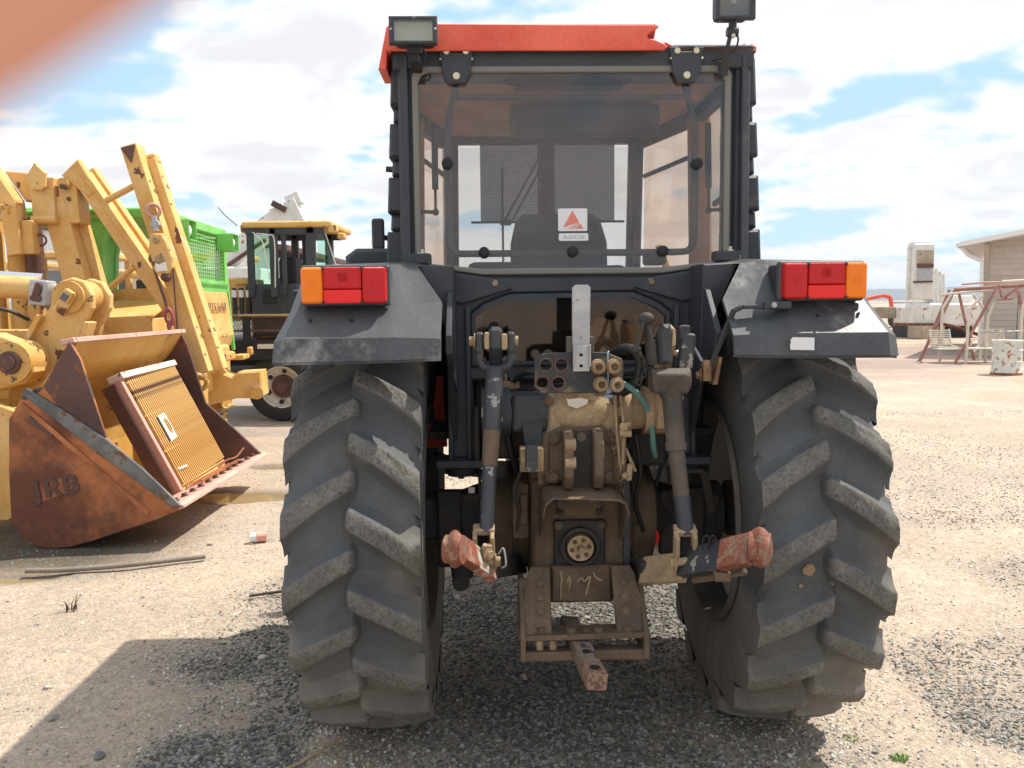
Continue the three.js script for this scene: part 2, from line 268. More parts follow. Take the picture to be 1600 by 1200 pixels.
{
  const N = 1024, size = 2.4, cells = 150, col = new Uint8Array(N * N * 4), bmp = new Uint8Array(N * N * 4);
  const A = field(5, 6, 901, N), B = field(40, 4, 911, N), C = field(200, 2, 921, N);
  for (let j = 0; j < N; j++) for (let i = 0; i < N; i++) {
    const x = i / N * cells, y = j / N * cells, xi = Math.floor(x), yi = Math.floor(y); let d1 = 9, d2 = 9, id = 0;
    for (let v = -1; v <= 1; v++) for (let u = -1; u <= 1; u++) {
      const cx = ((xi + u) % cells + cells) % cells, cy = ((yi + v) % cells + cells) % cells;
      const dx = xi + u + 0.15 + 0.7 * hash2(cx, cy, 1) - x, dy = yi + v + 0.15 + 0.7 * hash2(cx, cy, 2) - y, d = Math.hypot(dx, dy) * (0.8 + 0.5 * hash2(cx, cy, 3));
      if (d < d1) { d2 = d1; d1 = d; id = cx * 977 + cy; } else if (d < d2) d2 = d;
    }
    const k = j * N + i, h1 = hash2(id, 3, 4), h2 = hash2(id, 7, 9), edge = sstep(0.02, 0.22, d2 - d1), stony = sstep(0.30, 0.62, A[k] * 0.6 + h2 * 0.5);
    const t = lerp(0.80, 1.12, B[k]) * lerp(0.92, 1.08, C[k]);
    const sand = [0.435 * t, 0.362 * t, 0.295 * t];
    const tone = 0.55 + 0.75 * h1, warm = 0.9 + 0.25 * h2;
    const st = [0.34 * tone * warm, 0.305 * tone, 0.275 * tone];
    const m = stony * edge * 0.62;
    for (let q = 0; q < 3; q++) col[k * 4 + q] = toS(lerp(sand[q], st[q], m) * (1 - 0.26 * stony * (1 - edge)));
    col[k * 4 + 3] = 255;
    const hb = Math.round(255 * clamp(0.35 + 0.5 * stony * edge * (0.5 + h1 * 0.5) + (B[k] - 0.5) * 0.3 + (C[k] - 0.5) * 0.25));
    bmp[k * 4] = bmp[k * 4 + 1] = bmp[k * 4 + 2] = hb; bmp[k * 4 + 3] = 255;
  }
  const m = new THREE.MeshStandardMaterial({ name: 'gravel_ground', roughness: 0.95, vertexColors: true, side: THREE.DoubleSide });
  m.map = tex(col, N, true); m.bumpMap = tex(bmp, N); m.bumpScale = 0.007;
  const line = []; for (let x = 0; x <= 8; x += 0.08) line.push(x); let st = 0.09, x = 8.08; while (x < 3000) { line.push(x); st *= 1.13; x += st; }
  const full = [...line.slice(1).reverse().map((v) => -v), ...line], n = full.length;
  const pos = new Float32Array(n * n * 3), uv = new Float32Array(n * n * 2), cl = new Float32Array(n * n * 3), idx = [];
  const rot = 0.61, cs = Math.cos(rot), sn = Math.sin(rot);
  for (let j = 0; j < n; j++) for (let i = 0; i < n; i++) {
    const k = j * n + i, X = full[i], Z = full[j] - 5, wet = puddleAt(X, Z);
    pos.set([X, groundH(X, Z), Z], k * 3); uv.set([(X * cs - Z * sn) / size, (X * sn + Z * cs) / size], k * 2);
    const dist = Math.hypot(X, Z), a = fbm(X * 0.5, Z * 0.5, 5, 61), b = fbm(X * 0.13 + 5, Z * 0.28, 4, 67);
    let r = lerp(0.84, 1.14, a), g = lerp(0.82, 1.13, a), bl = lerp(0.78, 1.12, a);
    const far = sstep(7, 14, dist), dk = sstep(0.45, 0.62, b) * far;                       // grey gravel strips across the yard
    r *= lerp(1.06, 0.72, dk); g *= lerp(1.03, 0.72, dk); bl *= lerp(0.97, 0.76, dk);
    const pink = far * sstep(16, 24, dist) * sstep(3, 8, X); r *= 1 + 0.10 * pink; bl *= 1 - 0.02 * pink;
    const ch = chipAt(X, Z) * sstep(8, 5, dist); r *= 1 - 0.48 * ch; g *= 1 - 0.46 * ch; bl *= 1 - 0.42 * ch;
    const groundDark = Math.exp(-(((X + 3.3) / 1.05) ** 4 + ((Z + 5.6) / 0.62) ** 4)) * (0.9 + 0.8 * (a - 0.3)); const mm = clamp(Math.max(groundDark * 0.95, sstep(0, 0.35, wet) * 0.7));  // ground darker around the bucket and at the puddles
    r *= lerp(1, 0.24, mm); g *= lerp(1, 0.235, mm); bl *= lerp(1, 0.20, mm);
    const oil = Math.exp(-(((X - 0.0) / 0.22) ** 2 + ((Z + 3.25) / 0.16) ** 2)); r *= 1 - 0.5 * oil; g *= 1 - 0.5 * oil; bl *= 1 - 0.5 * oil;
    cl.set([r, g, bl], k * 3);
    if (i && j) { const p = k - n - 1; idx.push(p, k - 1, p + 1, p + 1, k - 1, k); }
  }
  const g = new THREE.BufferGeometry();
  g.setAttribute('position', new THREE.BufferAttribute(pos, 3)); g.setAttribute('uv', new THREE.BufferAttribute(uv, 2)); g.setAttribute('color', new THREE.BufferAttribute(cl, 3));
  g.setIndex(idx); g.computeVertexNormals();
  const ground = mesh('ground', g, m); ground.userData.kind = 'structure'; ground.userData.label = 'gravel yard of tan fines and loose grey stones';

  // stones that can be picked out one by one lie on the ground as pieces of it
  const r = rng(91), kinds = [0, 1, 2, 3].map((s) => {
    let q = mergeVertices(new THREE.IcosahedronGeometry(1, 1).deleteAttribute('normal').deleteAttribute('uv')); const p = q.attributes.position, rr = rng(700 + s);
    const cut = [...Array(5)].map(() => V(rr() - 0.5, rr() - 0.5, rr() - 0.5).normalize());
    for (let i = 0; i < p.count; i++) { const v = V(p.getX(i), p.getY(i), p.getZ(i)); for (const c of cut) { const d = v.dot(c) - 0.55; if (d > 0) v.addScaledVector(c, -d); } v.multiplyScalar(0.9 + 0.25 * rr()); p.setXYZ(i, v.x, v.y * 0.62, v.z); }
    q = toCreasedNormals(q, 0.35); boxUV(q); return q;
  });
  const stoneMats = [[0.36, 0.33, 0.30], [0.22, 0.215, 0.22], [0.46, 0.41, 0.35], [0.30, 0.24, 0.20], [0.55, 0.52, 0.47]].map((c, i) => worn('stone_' + 'abcde'[i], { N: 256, c: c.map((q) => q * 0.8), c2: c.map((q) => q * 1.15), rough: [0.85, 0.95], bump: 0.002, size: 0.08, seed: 31 + i }));
  for (let i = 0; i < 170; i++) {
    const zz = -2.0 - 5 * Math.pow(r(), 1.5), half = 0.75 * -zz + 0.3; const xx = (r() * 2 - 1) * half;
    if (Math.abs(Math.abs(xx - 0.23) - 0.74) < 0.25 && zz < -2.7 && zz > -4.1) continue;
    if (puddleAt(xx, zz) > 0.02) continue;
    const s = lerp(0.009, 0.026, Math.pow(r(), 3)) * (xx < -0.6 && zz > -3.3 ? 1.2 : 1), o = mesh('stone', kinds[i % 4], stoneMats[Math.floor(r() * 5)], ground);
    o.position.set(xx, groundH(xx, zz) + s * 0.25, zz); o.rotation.set((r() - 0.5) * 0.6, r() * 6.3, (r() - 0.5) * 0.6); o.scale.set(s * lerp(0.8, 1.4, r()), s, s * lerp(0.8, 1.3, r()));
  }
  // the loose gravel nobody could count
  const ico = new THREE.IcosahedronGeometry(1, 0), ip = ico.attributes.position;
  { const seen = {}, rr = rng(5); for (let i = 0; i < ip.count; i++) { const key = [ip.getX(i), ip.getY(i), ip.getZ(i)].map((q) => q.toFixed(3)).join(); const f = seen[key] ??= [0.7 + 0.5 * rr(), 0.7 + 0.5 * rr(), 0.7 + 0.5 * rr()]; ip.setXYZ(i, ip.getX(i) * f[0], ip.getY(i) * f[1] * 0.7, ip.getZ(i) * f[2]); } ico.computeVertexNormals(); }
  const spots = [], rg = rng(4242), want = 210000;
  let tries = 0;
  while (spots.length < want && tries++ < 1600000) {
    const d = 1.7 + 10.5 * Math.pow(rg(), 1.9), hx = 0.72 * d + 0.35, X = (rg() * 2 - 1) * hx, Z = -d;
    const c = chipAt(X, Z); if (rg() > 0.045 + 0.955 * c) continue; if (puddleAt(X, Z) > 0.02) continue;
    const s = lerp(0.0028, 0.0105, Math.pow(rg(), 2.2)) * lerp(0.6, 1.2, c) * (d > 5 ? 1.15 : 1); spots.push([X, Z, s, c]);
  }
  const chips = new THREE.InstancedMesh(ico, new THREE.MeshStandardMaterial({ name: 'gravel_chip', roughness: 0.9 }), spots.length), mt = new THREE.Matrix4(), q = new THREE.Quaternion(), e = new THREE.Euler(), c = new THREE.Color();
  spots.forEach(([X, Z, s, ch], i) => {
    e.set((rg() - 0.5) * 1.2, rg() * 6.3, (rg() - 0.5) * 1.2); q.setFromEuler(e);
    mt.compose(V(X, groundH(X, Z) + s * 0.22, Z), q, V(s * lerp(0.8, 1.6, rg()), s * lerp(0.7, 1.1, rg()), s * lerp(0.8, 1.3, rg()))); chips.setMatrixAt(i, mt);
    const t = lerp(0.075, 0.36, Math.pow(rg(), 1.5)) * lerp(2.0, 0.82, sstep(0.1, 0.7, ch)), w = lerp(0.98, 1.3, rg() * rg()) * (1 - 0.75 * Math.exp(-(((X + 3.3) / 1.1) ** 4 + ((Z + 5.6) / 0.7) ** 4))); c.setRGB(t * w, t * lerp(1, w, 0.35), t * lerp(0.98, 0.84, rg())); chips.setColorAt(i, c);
  });
  chips.name = 'gravel'; chips.castShadow = chips.receiveShadow = true; chips.userData = { kind: 'stuff', label: 'loose grey and tan gravel scattered over the yard' }; scene.add(chips);

  // muddy water standing in the hollows
  const water = new THREE.MeshPhysicalMaterial({ name: 'muddy_water', color: new THREE.Color().setRGB(0.27, 0.21, 0.12), roughness: 0.06, specularIntensity: 1, side: THREE.DoubleSide });
  for (const [px, pz, a, b] of PUDDLES) { const s = new THREE.Shape(); for (let i = 0; i < 60; i++) { const t = i / 60 * Math.PI * 2, f = 1.35; const X = Math.cos(t) * a * f, Y = Math.sin(t) * b * f; i ? s.lineTo(X, Y) : s.moveTo(X, Y); } const w = new THREE.ShapeGeometry(s); w.rotateX(-Math.PI / 2); const o = mesh('puddle_water', w, water); o.position.set(px, -0.017, pz); o.userData = { kind: 'structure', label: pz > -6 ? 'muddy puddle under the bucket' : pz > -8 ? 'brown puddle right of the bucket lip' : 'thin brown puddle farther behind the bucket lip' }; }
  // far hills
  for (const [x0, x1, z, h, s] of [[200, 2600, -2300, 44, 3], [-2600, -300, -2600, 32, 8]]) {
    const P = [], I = []; const n2 = 60; for (let i = 0; i <= n2; i++) { const t = i / n2, X = lerp(x0, x1, t), hh = h * (0.25 + fbm(t * 6, s, 5, 401)) * Math.sin(Math.PI * t) ** 0.5; P.push(X, 0, z + 200, X, hh, z, X, hh * 0.4, z - 260); if (i) { const k = i * 3; I.push(k - 3, k, k - 2, k - 2, k, k + 1, k - 2, k + 1, k - 1, k - 1, k + 1, k + 2); } }
    const hg = new THREE.BufferGeometry(); hg.setAttribute('position', new THREE.Float32BufferAttribute(P, 3)); hg.setIndex(I); hg.computeVertexNormals();
    const o = mesh('hills', hg, flat('hill_scrub', [0.10, 0.115, 0.12], 0.95)); o.userData = { kind: 'structure', label: x0 > 0 ? 'low blue hills on the horizon behind the excavator' : 'low hills on the horizon at the left' };
  }
}
// ---------------------------------------------------------------- the tractor: origin on the ground under the rear axle, +z to the rear
const T = thing('tractor', 'black and red farm tractor seen from behind with tall cab and ribbed tyres', 'tractor', [0.232, 0, -3.4], 0.0262);
{
  // --- rear wheels
  const rAxle = 0.785, R = 0.742, pitch = Math.PI * 2 / 20, f = (a) => 0.47 * a + 0.75 * a * a;
  const prof = [[0.425, -0.18], [0.46, -0.192], [0.54, -0.208], [0.62, -0.213], [0.68, -0.207], [0.707, -0.195], [0.722, -0.177], [0.730, -0.148], [0.735, -0.10], [0.738, -0.05], [0.739, 0], [0.738, 0.05], [0.735, 0.10], [0.730, 0.148], [0.722, 0.177], [0.707, 0.195], [0.68, 0.207], [0.62, 0.213], [0.54, 0.208], [0.46, 0.192], [0.425, 0.18]];
  const paint = (g, lug) => {                       // dusty where the wheel last rolled through the yard, dark elsewhere
    const p = g.attributes.position, n = p.count, c = new Float32Array(n * 3), r = rng(17);
    for (let i = 0; i < n; i++) {
      const x = p.getX(i), y = p.getY(i), z = p.getZ(i), rad = Math.hypot(y, z), a = Math.atan2(y, z), ru = a * 0.74;
      let k = 0.9 + 0.5 * (fbm(x * 9 + 30, ru * 9 + 3, 4, 81) - 0.5), tan = sstep(0.50, 0.80, fbm(x * 4 + 7, ru * 3 + 1, 4, 83)) * 0.55;
      const d = sstep(-0.25, -0.75, a) * (a > -2.2 ? 1 : 0.5); tan = Math.max(tan, d * (0.45 + 0.5 * fbm(x * 6, ru * 6, 3, 87)));
      let top = 0; if (lug) top = lug(i) ? 1 : 0;
      if (top) { k *= 1.18; tan = Math.max(tan, 0.22 + 0.35 * fbm(x * 20, ru * 20, 3, 89)); }
      const side = rad < 0.70 ? 0.3 * fbm(ru * 2, rad * 12, 3, 97) : 0; tan = Math.max(tan, side);
      c.set([lerp(0.099 * k, 0.215 * k, tan), lerp(0.104 * k, 0.190 * k, tan), lerp(0.108 * k, 0.156 * k, tan)], i * 3);
    }
    g.setAttribute('color', new THREE.BufferAttribute(c, 3)); return g;
  };
  const tyreG = (() => {
    const pts = new THREE.SplineCurve(prof.map((p) => new THREE.Vector2(...p))).getPoints(90), nT = 264, P = [], UV = [], I = [], m = pts.length;
    for (let j = 0; j <= nT; j++) for (let i = 0; i < m; i++) { const a = j / nT * Math.PI * 2, rr = pts[i].x, x = pts[i].y; P.push(x, rr * Math.sin(a), rr * Math.cos(a)); UV.push(x + (rr < 0.6 ? rr : 0), a * R); if (j && i) { const k = j * m + i; I.push(k - m - 1, k - 1, k - m, k - m, k - 1, k); } }
    const g = new THREE.BufferGeometry(); g.setAttribute('position', new THREE.Float32BufferAttribute(P, 3)); g.setAttribute('uv', new THREE.Float32BufferAttribute(UV, 2)); g.setIndex(I); g.computeVertexNormals(); return paint(g);
  })();
  const lugG = (side, var_) => {                    // one tread bar: inner end near the middle, outer end hanging over the shoulder
    const cs = [[-0.094, -0.006], [-0.074, 0.002], [-0.058, 0.012], [-0.046, 0.028], [-0.0395, 0.040], [-0.033, 0.0466], [-0.022, 0.048], [-0.011, 0.0484], [0, 0.0486], [0.011, 0.0484], [0.022, 0.048], [0.033, 0.0466], [0.0395, 0.040], [0.046, 0.028], [0.058, 0.012], [0.074, 0.002], [0.094, -0.006]];
    const nA = 36, P = [], UV = [], I = [], top = [], m = cs.length, r = rng(300 + var_ * 7 + side);
    const base = (x) => { const a = Math.abs(x); return a < 0.17 ? 0.739 - 0.011 * (a / 0.148) ** 2 : 0.7245 - (a - 0.17) * 0.35; };
    for (let i = 0; i <= nA; i++) {
      const t = i / nA, xa = lerp(-0.022, 0.212, t), x = side * xa, a0 = Math.abs(xa);
      const hin = sstep(-0.02, 0.10, t) * (t < 0.001 ? 0 : 1), w = lerp(0.80, 1.08, t) * lerp(0.6, 1, sstep(0, 0.09, t));
      for (let k = 0; k < m; k++) {
        const [du, h] = cs[k], j = h > 0.044 ? (r() - 0.5) * 0.003 : 0;
        let rr = base(xa) + (h > 0 ? h * hin * (0.95 + 0.1 * vnoise(t * 5, k, 51 + var_)) : h) + j;
        const u = du * w - f(xa < 0 ? -a0 * 0.3 : a0) + (h > 0.03 ? (vnoise(t * 8, var_ * 3.1, 61 + k) - 0.5) * 0.005 : 0), a = u / R;
        P.push(x, rr * Math.sin(a), rr * Math.cos(a)); UV.push(x, u); top.push(h > 0.044 && t > 0.04);
        if (i && k) { const q = i * m + k; side > 0 ? I.push(q - m - 1, q - m, q - 1, q - m, q, q - 1) : I.push(q - m - 1, q - 1, q - m, q - m, q - 1, q); }
      }
    }
    const o = P.length / 3;                          // outer end face, sloping down the sidewall
    for (let k = 0; k < m; k++) { const [du, h] = cs[k], u = du * 1.08 - f(0.212), a = u / R, q = (nA * m + k) * 3; P.push(P[q], P[q + 1], P[q + 2]); UV.push(UV[(nA * m + k) * 2], UV[(nA * m + k) * 2 + 1]); top.push(false); const rr = 0.655 + 0.02 * Math.abs(k - 8) / 8, aa = (u * 0.8 - f(0.212) * 0.2 - 0.012) / R; P.push(side * 0.2135, rr * Math.sin(aa), rr * Math.cos(aa)); UV.push(side * 0.30, u); top.push(false); if (k) { const b = o + k * 2; side > 0 ? I.push(b - 2, b, b - 1, b - 1, b, b + 1) : I.push(b - 2, b - 1, b, b - 1, b + 1, b); } }
    const g = new THREE.BufferGeometry(); g.setAttribute('position', new THREE.Float32BufferAttribute(P, 3)); g.setAttribute('uv', new THREE.Float32BufferAttribute(UV, 2)); g.setIndex(I); g.computeVertexNormals();
    const fl = [], tp = []; for (let q = 0; q < I.length; q += 3) (top[I[q]] && top[I[q + 1]] && top[I[q + 2]] ? tp : fl).push(I[q], I[q + 1], I[q + 2]); g.setIndex([...fl, ...tp]); g.clearGroups(); g.addGroup(0, fl.length, 0); g.addGroup(fl.length, tp.length, 1);
    g.userData.top = top; return g;
  };
  const lugVar = {}; for (const s of [-1, 1]) for (let v = 0; v < 11; v++) lugVar[s + '_' + v] = lugG(s, v);
  const rimIn = K().lathe([[0.425, -0.205], [0.435, -0.19], [0.425, -0.17], [0.405, -0.155], [0.395, -0.06], [0.395, 0.09], [0.41, 0.15], [0.425, 0.17], [0.435, 0.19], [0.425, 0.205], [0.417, 0.205], [0.405, 0.165], [0.385, 0.10], [0.385, -0.06], [0.395, -0.15], [0.412, -0.175], [0.417, -0.205], [0.425, -0.205]], 'x', [0, 0, 0], 64).geo();
  for (const s of [-1, 1]) {
    const w = part('rear_wheel', T); w.position.set(s * 0.745 - 0.010, rAxle, 0.065);
    mesh('tyre', tyreG, M.rubber, w);
    const off = s < 0 ? 0.055 : 0.15;
    for (let i = 0; i < 20; i++) for (const q of [-1, 1]) {
      const a = (i + (q > 0 ? 0.5 : 0)) * pitch + off, base = lugVar[q + '_' + (i * 5 + (s > 0 ? 3 : 0)) % 11], g = base.clone(), top = base.userData.top;
      g.rotateX(-a); paint(g, (k) => top[k]); mesh('tread_bar', g, [M.rubber, M.lug], w);
    }
    if (s > 0) { const mr = rng(77); for (const [mx, ma, sz] of [[-0.066, -0.03, 0.020], [0.03, -0.02, 0.015], [0.052, 0.27, 0.018], [0.01, -0.09, 0.008], [-0.09, -0.10, 0.007]]) { const g = new THREE.IcosahedronGeometry(1, 3), p = g.attributes.position; for (let i = 0; i < p.count; i++) { const v = V(p.getX(i), p.getY(i), p.getZ(i)), n = 0.7 + 0.6 * fbm(v.x * 2 + 9, v.y * 2 + v.z + 4, 3, 31 + sz * 1000); p.setXYZ(i, v.x * n, v.y * n, v.z * n * 0.35); } g.computeVertexNormals(); boxUV(g); const q = mesh('mud_clump', g, M.castDusty, w); q.scale.setScalar(sz); q.position.set(mx, 0.742 * Math.sin(ma), 0.742 * Math.cos(ma)); q.rotation.set(-ma, 0, mr()); } }
    mesh('rim', rimIn, M.rimIn, w);
    const d = K(); d.lathe([[0.385, s * 0.03], [0.30, s * 0.055], [0.20, s * 0.02], [0.11, s * 0.02], [0.11, s * 0.035], [0.20, s * 0.035], [0.30, s * 0.07], [0.385, s * 0.045]], 'x', [0, 0, 0], 48); d.build('wheel_disc', s > 0 ? M.cream : M.rimIn, w);
    const h = K(); h.cyl([-s * 0.12, 0, 0], [s * 0.06, 0, 0], 0.11, 0.10, 28); for (let i = 0; i < 8; i++) { const a = i / 8 * 6.283; h.bolt([-s * 0.02 * -1, 0.15 * Math.sin(a), 0.15 * Math.cos(a)], [-s, 0, 0], 0.014, 0.02); } h.build('hub', M.castDark, w);
  }
  { const c = K(); c.lathe([[0.386, -0.10], [0.386, 0.02], [0.33, 0.045], [0.33, 0.03], [0.376, 0.015], [0.376, -0.10]], 'x', [0.742, rAxle, 0.065], 48); c.build('wheel_disc_ring', M.cream, T); }
  // --- front wheels and axle
  for (const s of [-1, 1]) {
    const w = part('front_wheel', T); w.position.set(s * 0.80, 0.47, -2.35);
    K().lathe([[0.25, -0.10], [0.33, -0.135], [0.42, -0.135], [0.455, -0.11], [0.465, 0], [0.455, 0.11], [0.42, 0.135], [0.33, 0.135], [0.25, 0.10]], 'x', [0, 0, 0], 48).build('tyre', M.hose, w);
    const l = K(); for (let i = 0; i < 16; i++) for (const q of [-1, 1]) { const a = (i + (q > 0 ? 0.5 : 0)) / 16 * 6.283; l.beam([q * 0.0, 0.472 * Math.sin(a), 0.472 * Math.cos(a)], [q * 0.13, 0.455 * Math.sin(a - 0.25), 0.455 * Math.cos(a - 0.25)], 0.03, 0.04); } l.build('tread', M.hose, w).userData.kind = 'stuff';
    K().lathe([[0.25, -0.10], [0.24, -0.08], [0.235, 0.06], [0.12, s * 0.04], [0.02, s * 0.05]], 'x', [0, 0, 0], 40).build('rim', M.cream, w);
  }
  { const k = K(); k.cyl([-0.72, 0.49, -2.35], [-0.1, 0.42, -2.35], 0.024); k.cyl([0.72, 0.49, -2.35], [0.1, 0.42, -2.35], 0.024); k.box(0.24, 0.2, 0.3, [0, 0.50, -2.35]); k.build('front_axle', M.castDark, T); }
  // --- engine, hood and belly, mostly hidden behind the cab
  { const k = K(); k.box(0.44, 0.42, 1.5, [0, 0.74, -1.75], undefined, 0.03); k.box(0.36, 0.26, 1.3, [0, 0.72, -0.75], undefined, 0.03); k.build('engine', M.castDark, T); }
  { const k = K(); k.box(0.56, 0.66, 1.45, [0, 1.27, -2.02], undefined, 0.06); k.build('hood', M.red, T); K().box(0.5, 0.5, 0.02, [0, 1.22, -2.76], undefined, 0.01).build('grille', M.dark, T); }
  { const k = K(); k.cyl([0.02, 1.55, -1.62], [0.02, 2.05, -1.62], 0.055); k.cyl([0.02, 2.05, -1.62], [0.02, 2.62, -1.62], 0.05); k.cyl([0.02, 2.62, -1.62], [0.02, 2.74, -1.66], 0.032); k.build('exhaust_stack', M.blackPaint, T); }
  { const k = K(); k.beam([-0.575, 1.30, -0.22], [-0.56, 1.0, -0.2], 0.02, 0.12); k.build('red_side_panel', M.red, T); }

  // --- cab shell
  const zr = 0.2, postR = [];
  for (const s of [-1, 1]) {
    // stepped ventilation covers down the outside of the rear posts
    const yt = 2.485, n = 7, hs = [0.17, 0.055, 0.125, 0.06, 0.13, 0.06, 0.13]; let y = yt;
    for (let i = 0; i < n; i++) {
      const h = hs[i], proud = i % 2 ? 0 : 0.012, xx = lerp(0.648, 0.682, (yt - y) / 0.74), x2 = lerp(0.648, 0.682, (yt - y + h) / 0.74);
      const ow = [[0.575, 0.0], [xx + proud - 0.003, 0.0], [xx + proud, -0.006], [x2 + proud, -h + 0.004], [x2 + proud - 0.004, -h], [0.575, -h]].map(([a, b]) => [s * a, y + b]);
      const k = K(); k.plate(s > 0 ? ow : ow.reverse(), zr - 0.16 + (i % 2 ? 0.004 : 0), i % 2 ? 0.155 : 0.17, [], 0.012); k.build('vent_cover', M.black, T); y -= h + 0.003;
    }
    const p = K(); p.plate([[s * 0.572, 2.49], [s * 0.636, 2.49], [s * 0.64, 1.66], [s * 0.572, 1.66]].sort(() => 0), zr - 0.13, 0.165, [], 0.012); p.beam([s * 0.612, 2.48, zr + 0.042], [s * 0.614, 1.70, zr + 0.05], 0.034, 0.012, 0.004); p.build('rear_post', M.black, T);
    const q = K(); q.beam([s * 0.655, 2.46, -0.62], [s * 0.668, 1.55, -0.60], 0.055, 0.10, 0.012); q.build('side_post', M.headliner, T);
    const a = K(); a.beam([s * 0.475 - 0.03, 2.46, -1.08], [s * 0.482 - 0.035, 1.62, -1.20], 0.075, 0.07, 0.012); a.build('front_post', M.black, T);
    K().beam([s * 0.645, 2.455, 0.06], [s * 0.65, 2.455, -0.62], 0.06, 0.07, 0.01).beam([s * 0.65, 2.455, -0.62], [s * 0.50 - 0.03, 2.43, -1.08], 0.06, 0.09, 0.01).build('roof_rail', M.black, T);
    K().beam([s * 0.66, 2.02, -0.35], [s * 0.66, 2.04, -0.08], 0.02, 0.025).build('window_rail', M.black, T); K().beam([s * 0.62, 2.27, -0.66], [s * 0.50 - 0.02, 2.24, -1.04], 0.02, 0.022).build('window_rail', M.black, T);
    // side glass
    const g1 = K(); g1.plate([[-0.04, 2.43], [0.64, 2.43], [0.62, 1.62], [-0.04, 1.62]], -0.003, 0.006, [], 0); const m1 = g1.build('side_window', M.tint, T); m1.rotation.y = Math.PI / 2; m1.position.set(s * 0.655, 0, 0.02);
    const dx = 0.18, dz = 0.46, L = Math.hypot(dx, dz), g2 = K(); g2.plate([[0, 2.42], [L - 0.05, 2.41], [L - 0.05, 1.62], [0, 1.62]], -0.003, 0.006, [], 0); const m2 = g2.build('corner_window', M.tint, T); m2.position.set(s * 0.66 - 0.01, 0, -0.66); m2.rotation.y = s > 0 ? Math.PI - Math.atan2(dz, dx) : Math.atan2(dz, dx);
    // lower side walls of the cab
    K().plate([[-0.15, 1.66], [0.62, 1.66], [0.98, 1.62], [1.12, 1.62], [1.10, 1.05], [0.55, 1.0], [0.5, 1.3], [-0.15, 1.5]], -0.015, 0.03).build('cab_side', M.black, T).rotation.y = Math.PI / 2;
    T.children[T.children.length - 1].position.x = s * 0.60;
  }
  // rear beam over the window
  { const k = K(); k.box(1.30, 0.085, 0.07, [-0.005, 2.475, 0.215], undefined, 0.012); k.box(1.2, 0.05, 0.12, [-0.005, 2.455, 0.10]); k.build('rear_roof_beam', M.black, T); }
  { const k = K(); k.box(0.98, 0.075, 0.06, [-0.03, 2.45, -1.1], undefined, 0.01); k.build('windscreen_frame', M.black, T); K().box(0.96, 0.03, 0.06, [-0.03, 1.66, -1.2]).build('windscreen_sill', M.black, T); }
  { const g = K(); g.plate([[-0.46, 2.42], [0.41, 2.42], [0.42, 1.66], [-0.47, 1.66]], -0.003, 0.006, [], 0); const m = g.build('windscreen', M.clear, T); m.position.z = -1.09; m.rotation.x = -0.14; m.position.y = 0.0; m.position.z = -1.42 + 0.0; m.position.z = -0.76; }
  // roof: faded red shell with its rear right corner broken away
  {
    const k = K();
    k.plate([[-0.672, 2.487], [0.31, 2.487], [0.322, 2.497], [0.312, 2.51], [0.285, 2.522], [0.255, 2.528], [0.250, 2.537], [0.262, 2.549], [0.288, 2.563], [0.292, 2.572], [-0.652, 2.580], [-0.668, 2.565]], 0.27, 0.012, [], 0.003);
    k.plate([[-0.672, 2.487], [-0.655, 2.487], [-0.64, 2.579], [-0.655, 2.579], [-0.668, 2.565]], -1.30, 1.57);
    k.plate([[0.64, 2.487], [0.655, 2.487], [0.655, 2.56], [0.63, 2.575]], -1.30, 1.32);
    k.plate([[-0.672, 2.487], [0.655, 2.487], [0.64, 2.579], [-0.655, 2.579]], -1.31, 0.012);
    const top = K(); top.plate([[-0.655, 1.30], [0.645, 1.30], [0.645, 0.30], [0.60, 0.24], [0.52, 0.26], [0.44, 0.20], [0.36, 0.16], [0.31, -0.08], [0.285, -0.27], [-0.655, -0.27]].reverse().map(([a, b]) => [a, b]), 0, 0.012); top.list[0].rotateX(-Math.PI / 2); top.list[0].translate(0, 2.568, 0); k.list.push(top.list[0]);
    k.plate([[0.25, 2.527], [0.33, 2.524], [0.352, 2.512], [0.345, 2.503], [0.31, 2.505]], 0.20, 0.05);
    k.plate([[0.56, 2.497], [0.655, 2.497], [0.656, 2.512], [0.64, 2.524], [0.628, 2.518], [0.612, 2.526], [0.596, 2.514], [0.57, 2.507]], 0.22, 0.012, [], 0.003);
    k.plate([[-0.70, 2.43], [-0.672, 2.43], [-0.662, 2.56], [-0.672, 2.56]], 0.06, 0.20);
    k.build('roof', M.red, T);
    const j = K(); j.plate([[0.315, 2.50], [0.335, 2.514], [0.40, 2.508], [0.48, 2.511], [0.56, 2.507], [0.65, 2.497], [0.648, 2.488], [0.32, 2.488]], 0.20, 0.05); j.box(1.28, 0.02, 1.4, [-0.01, 2.506, -0.52]); j.build('roof_base', M.rustDark, T);
  }
  // roof lining
  { const k = K(); k.box(1.24, 0.012, 0.72, [-0.01, 2.463, -0.20]); const g = K(); g.plate([[-0.62, 0], [0.60, 0], [0.43, 0.55], [-0.48, 0.55]], 0, 0.012); g.list[0].rotateX(-Math.PI / 2 - 0.02); g.list[0].translate(0, 2.458, -0.56); k.list.push(g.list[0]); k.build('roof_lining', M.headliner, T); }
  { const k = K(); k.box(0.64, 0.13, 0.16, [0.10, 2.385, -0.40], [0.2, 0, 0], 0.02); k.box(0.42, 0.02, 0.10, [0.0, 2.44, -0.02], undefined, 0.008); k.build('roof_console', M.black, T); }
  { const k = K(); k.tube([[-0.25, 2.435, 0.09], [-0.22, 2.42, 0.09], [0.20, 2.42, 0.09], [0.23, 2.435, 0.09]], 0.008, 8, 30, 0.1); k.build('visor_rod', M.dark, T); }

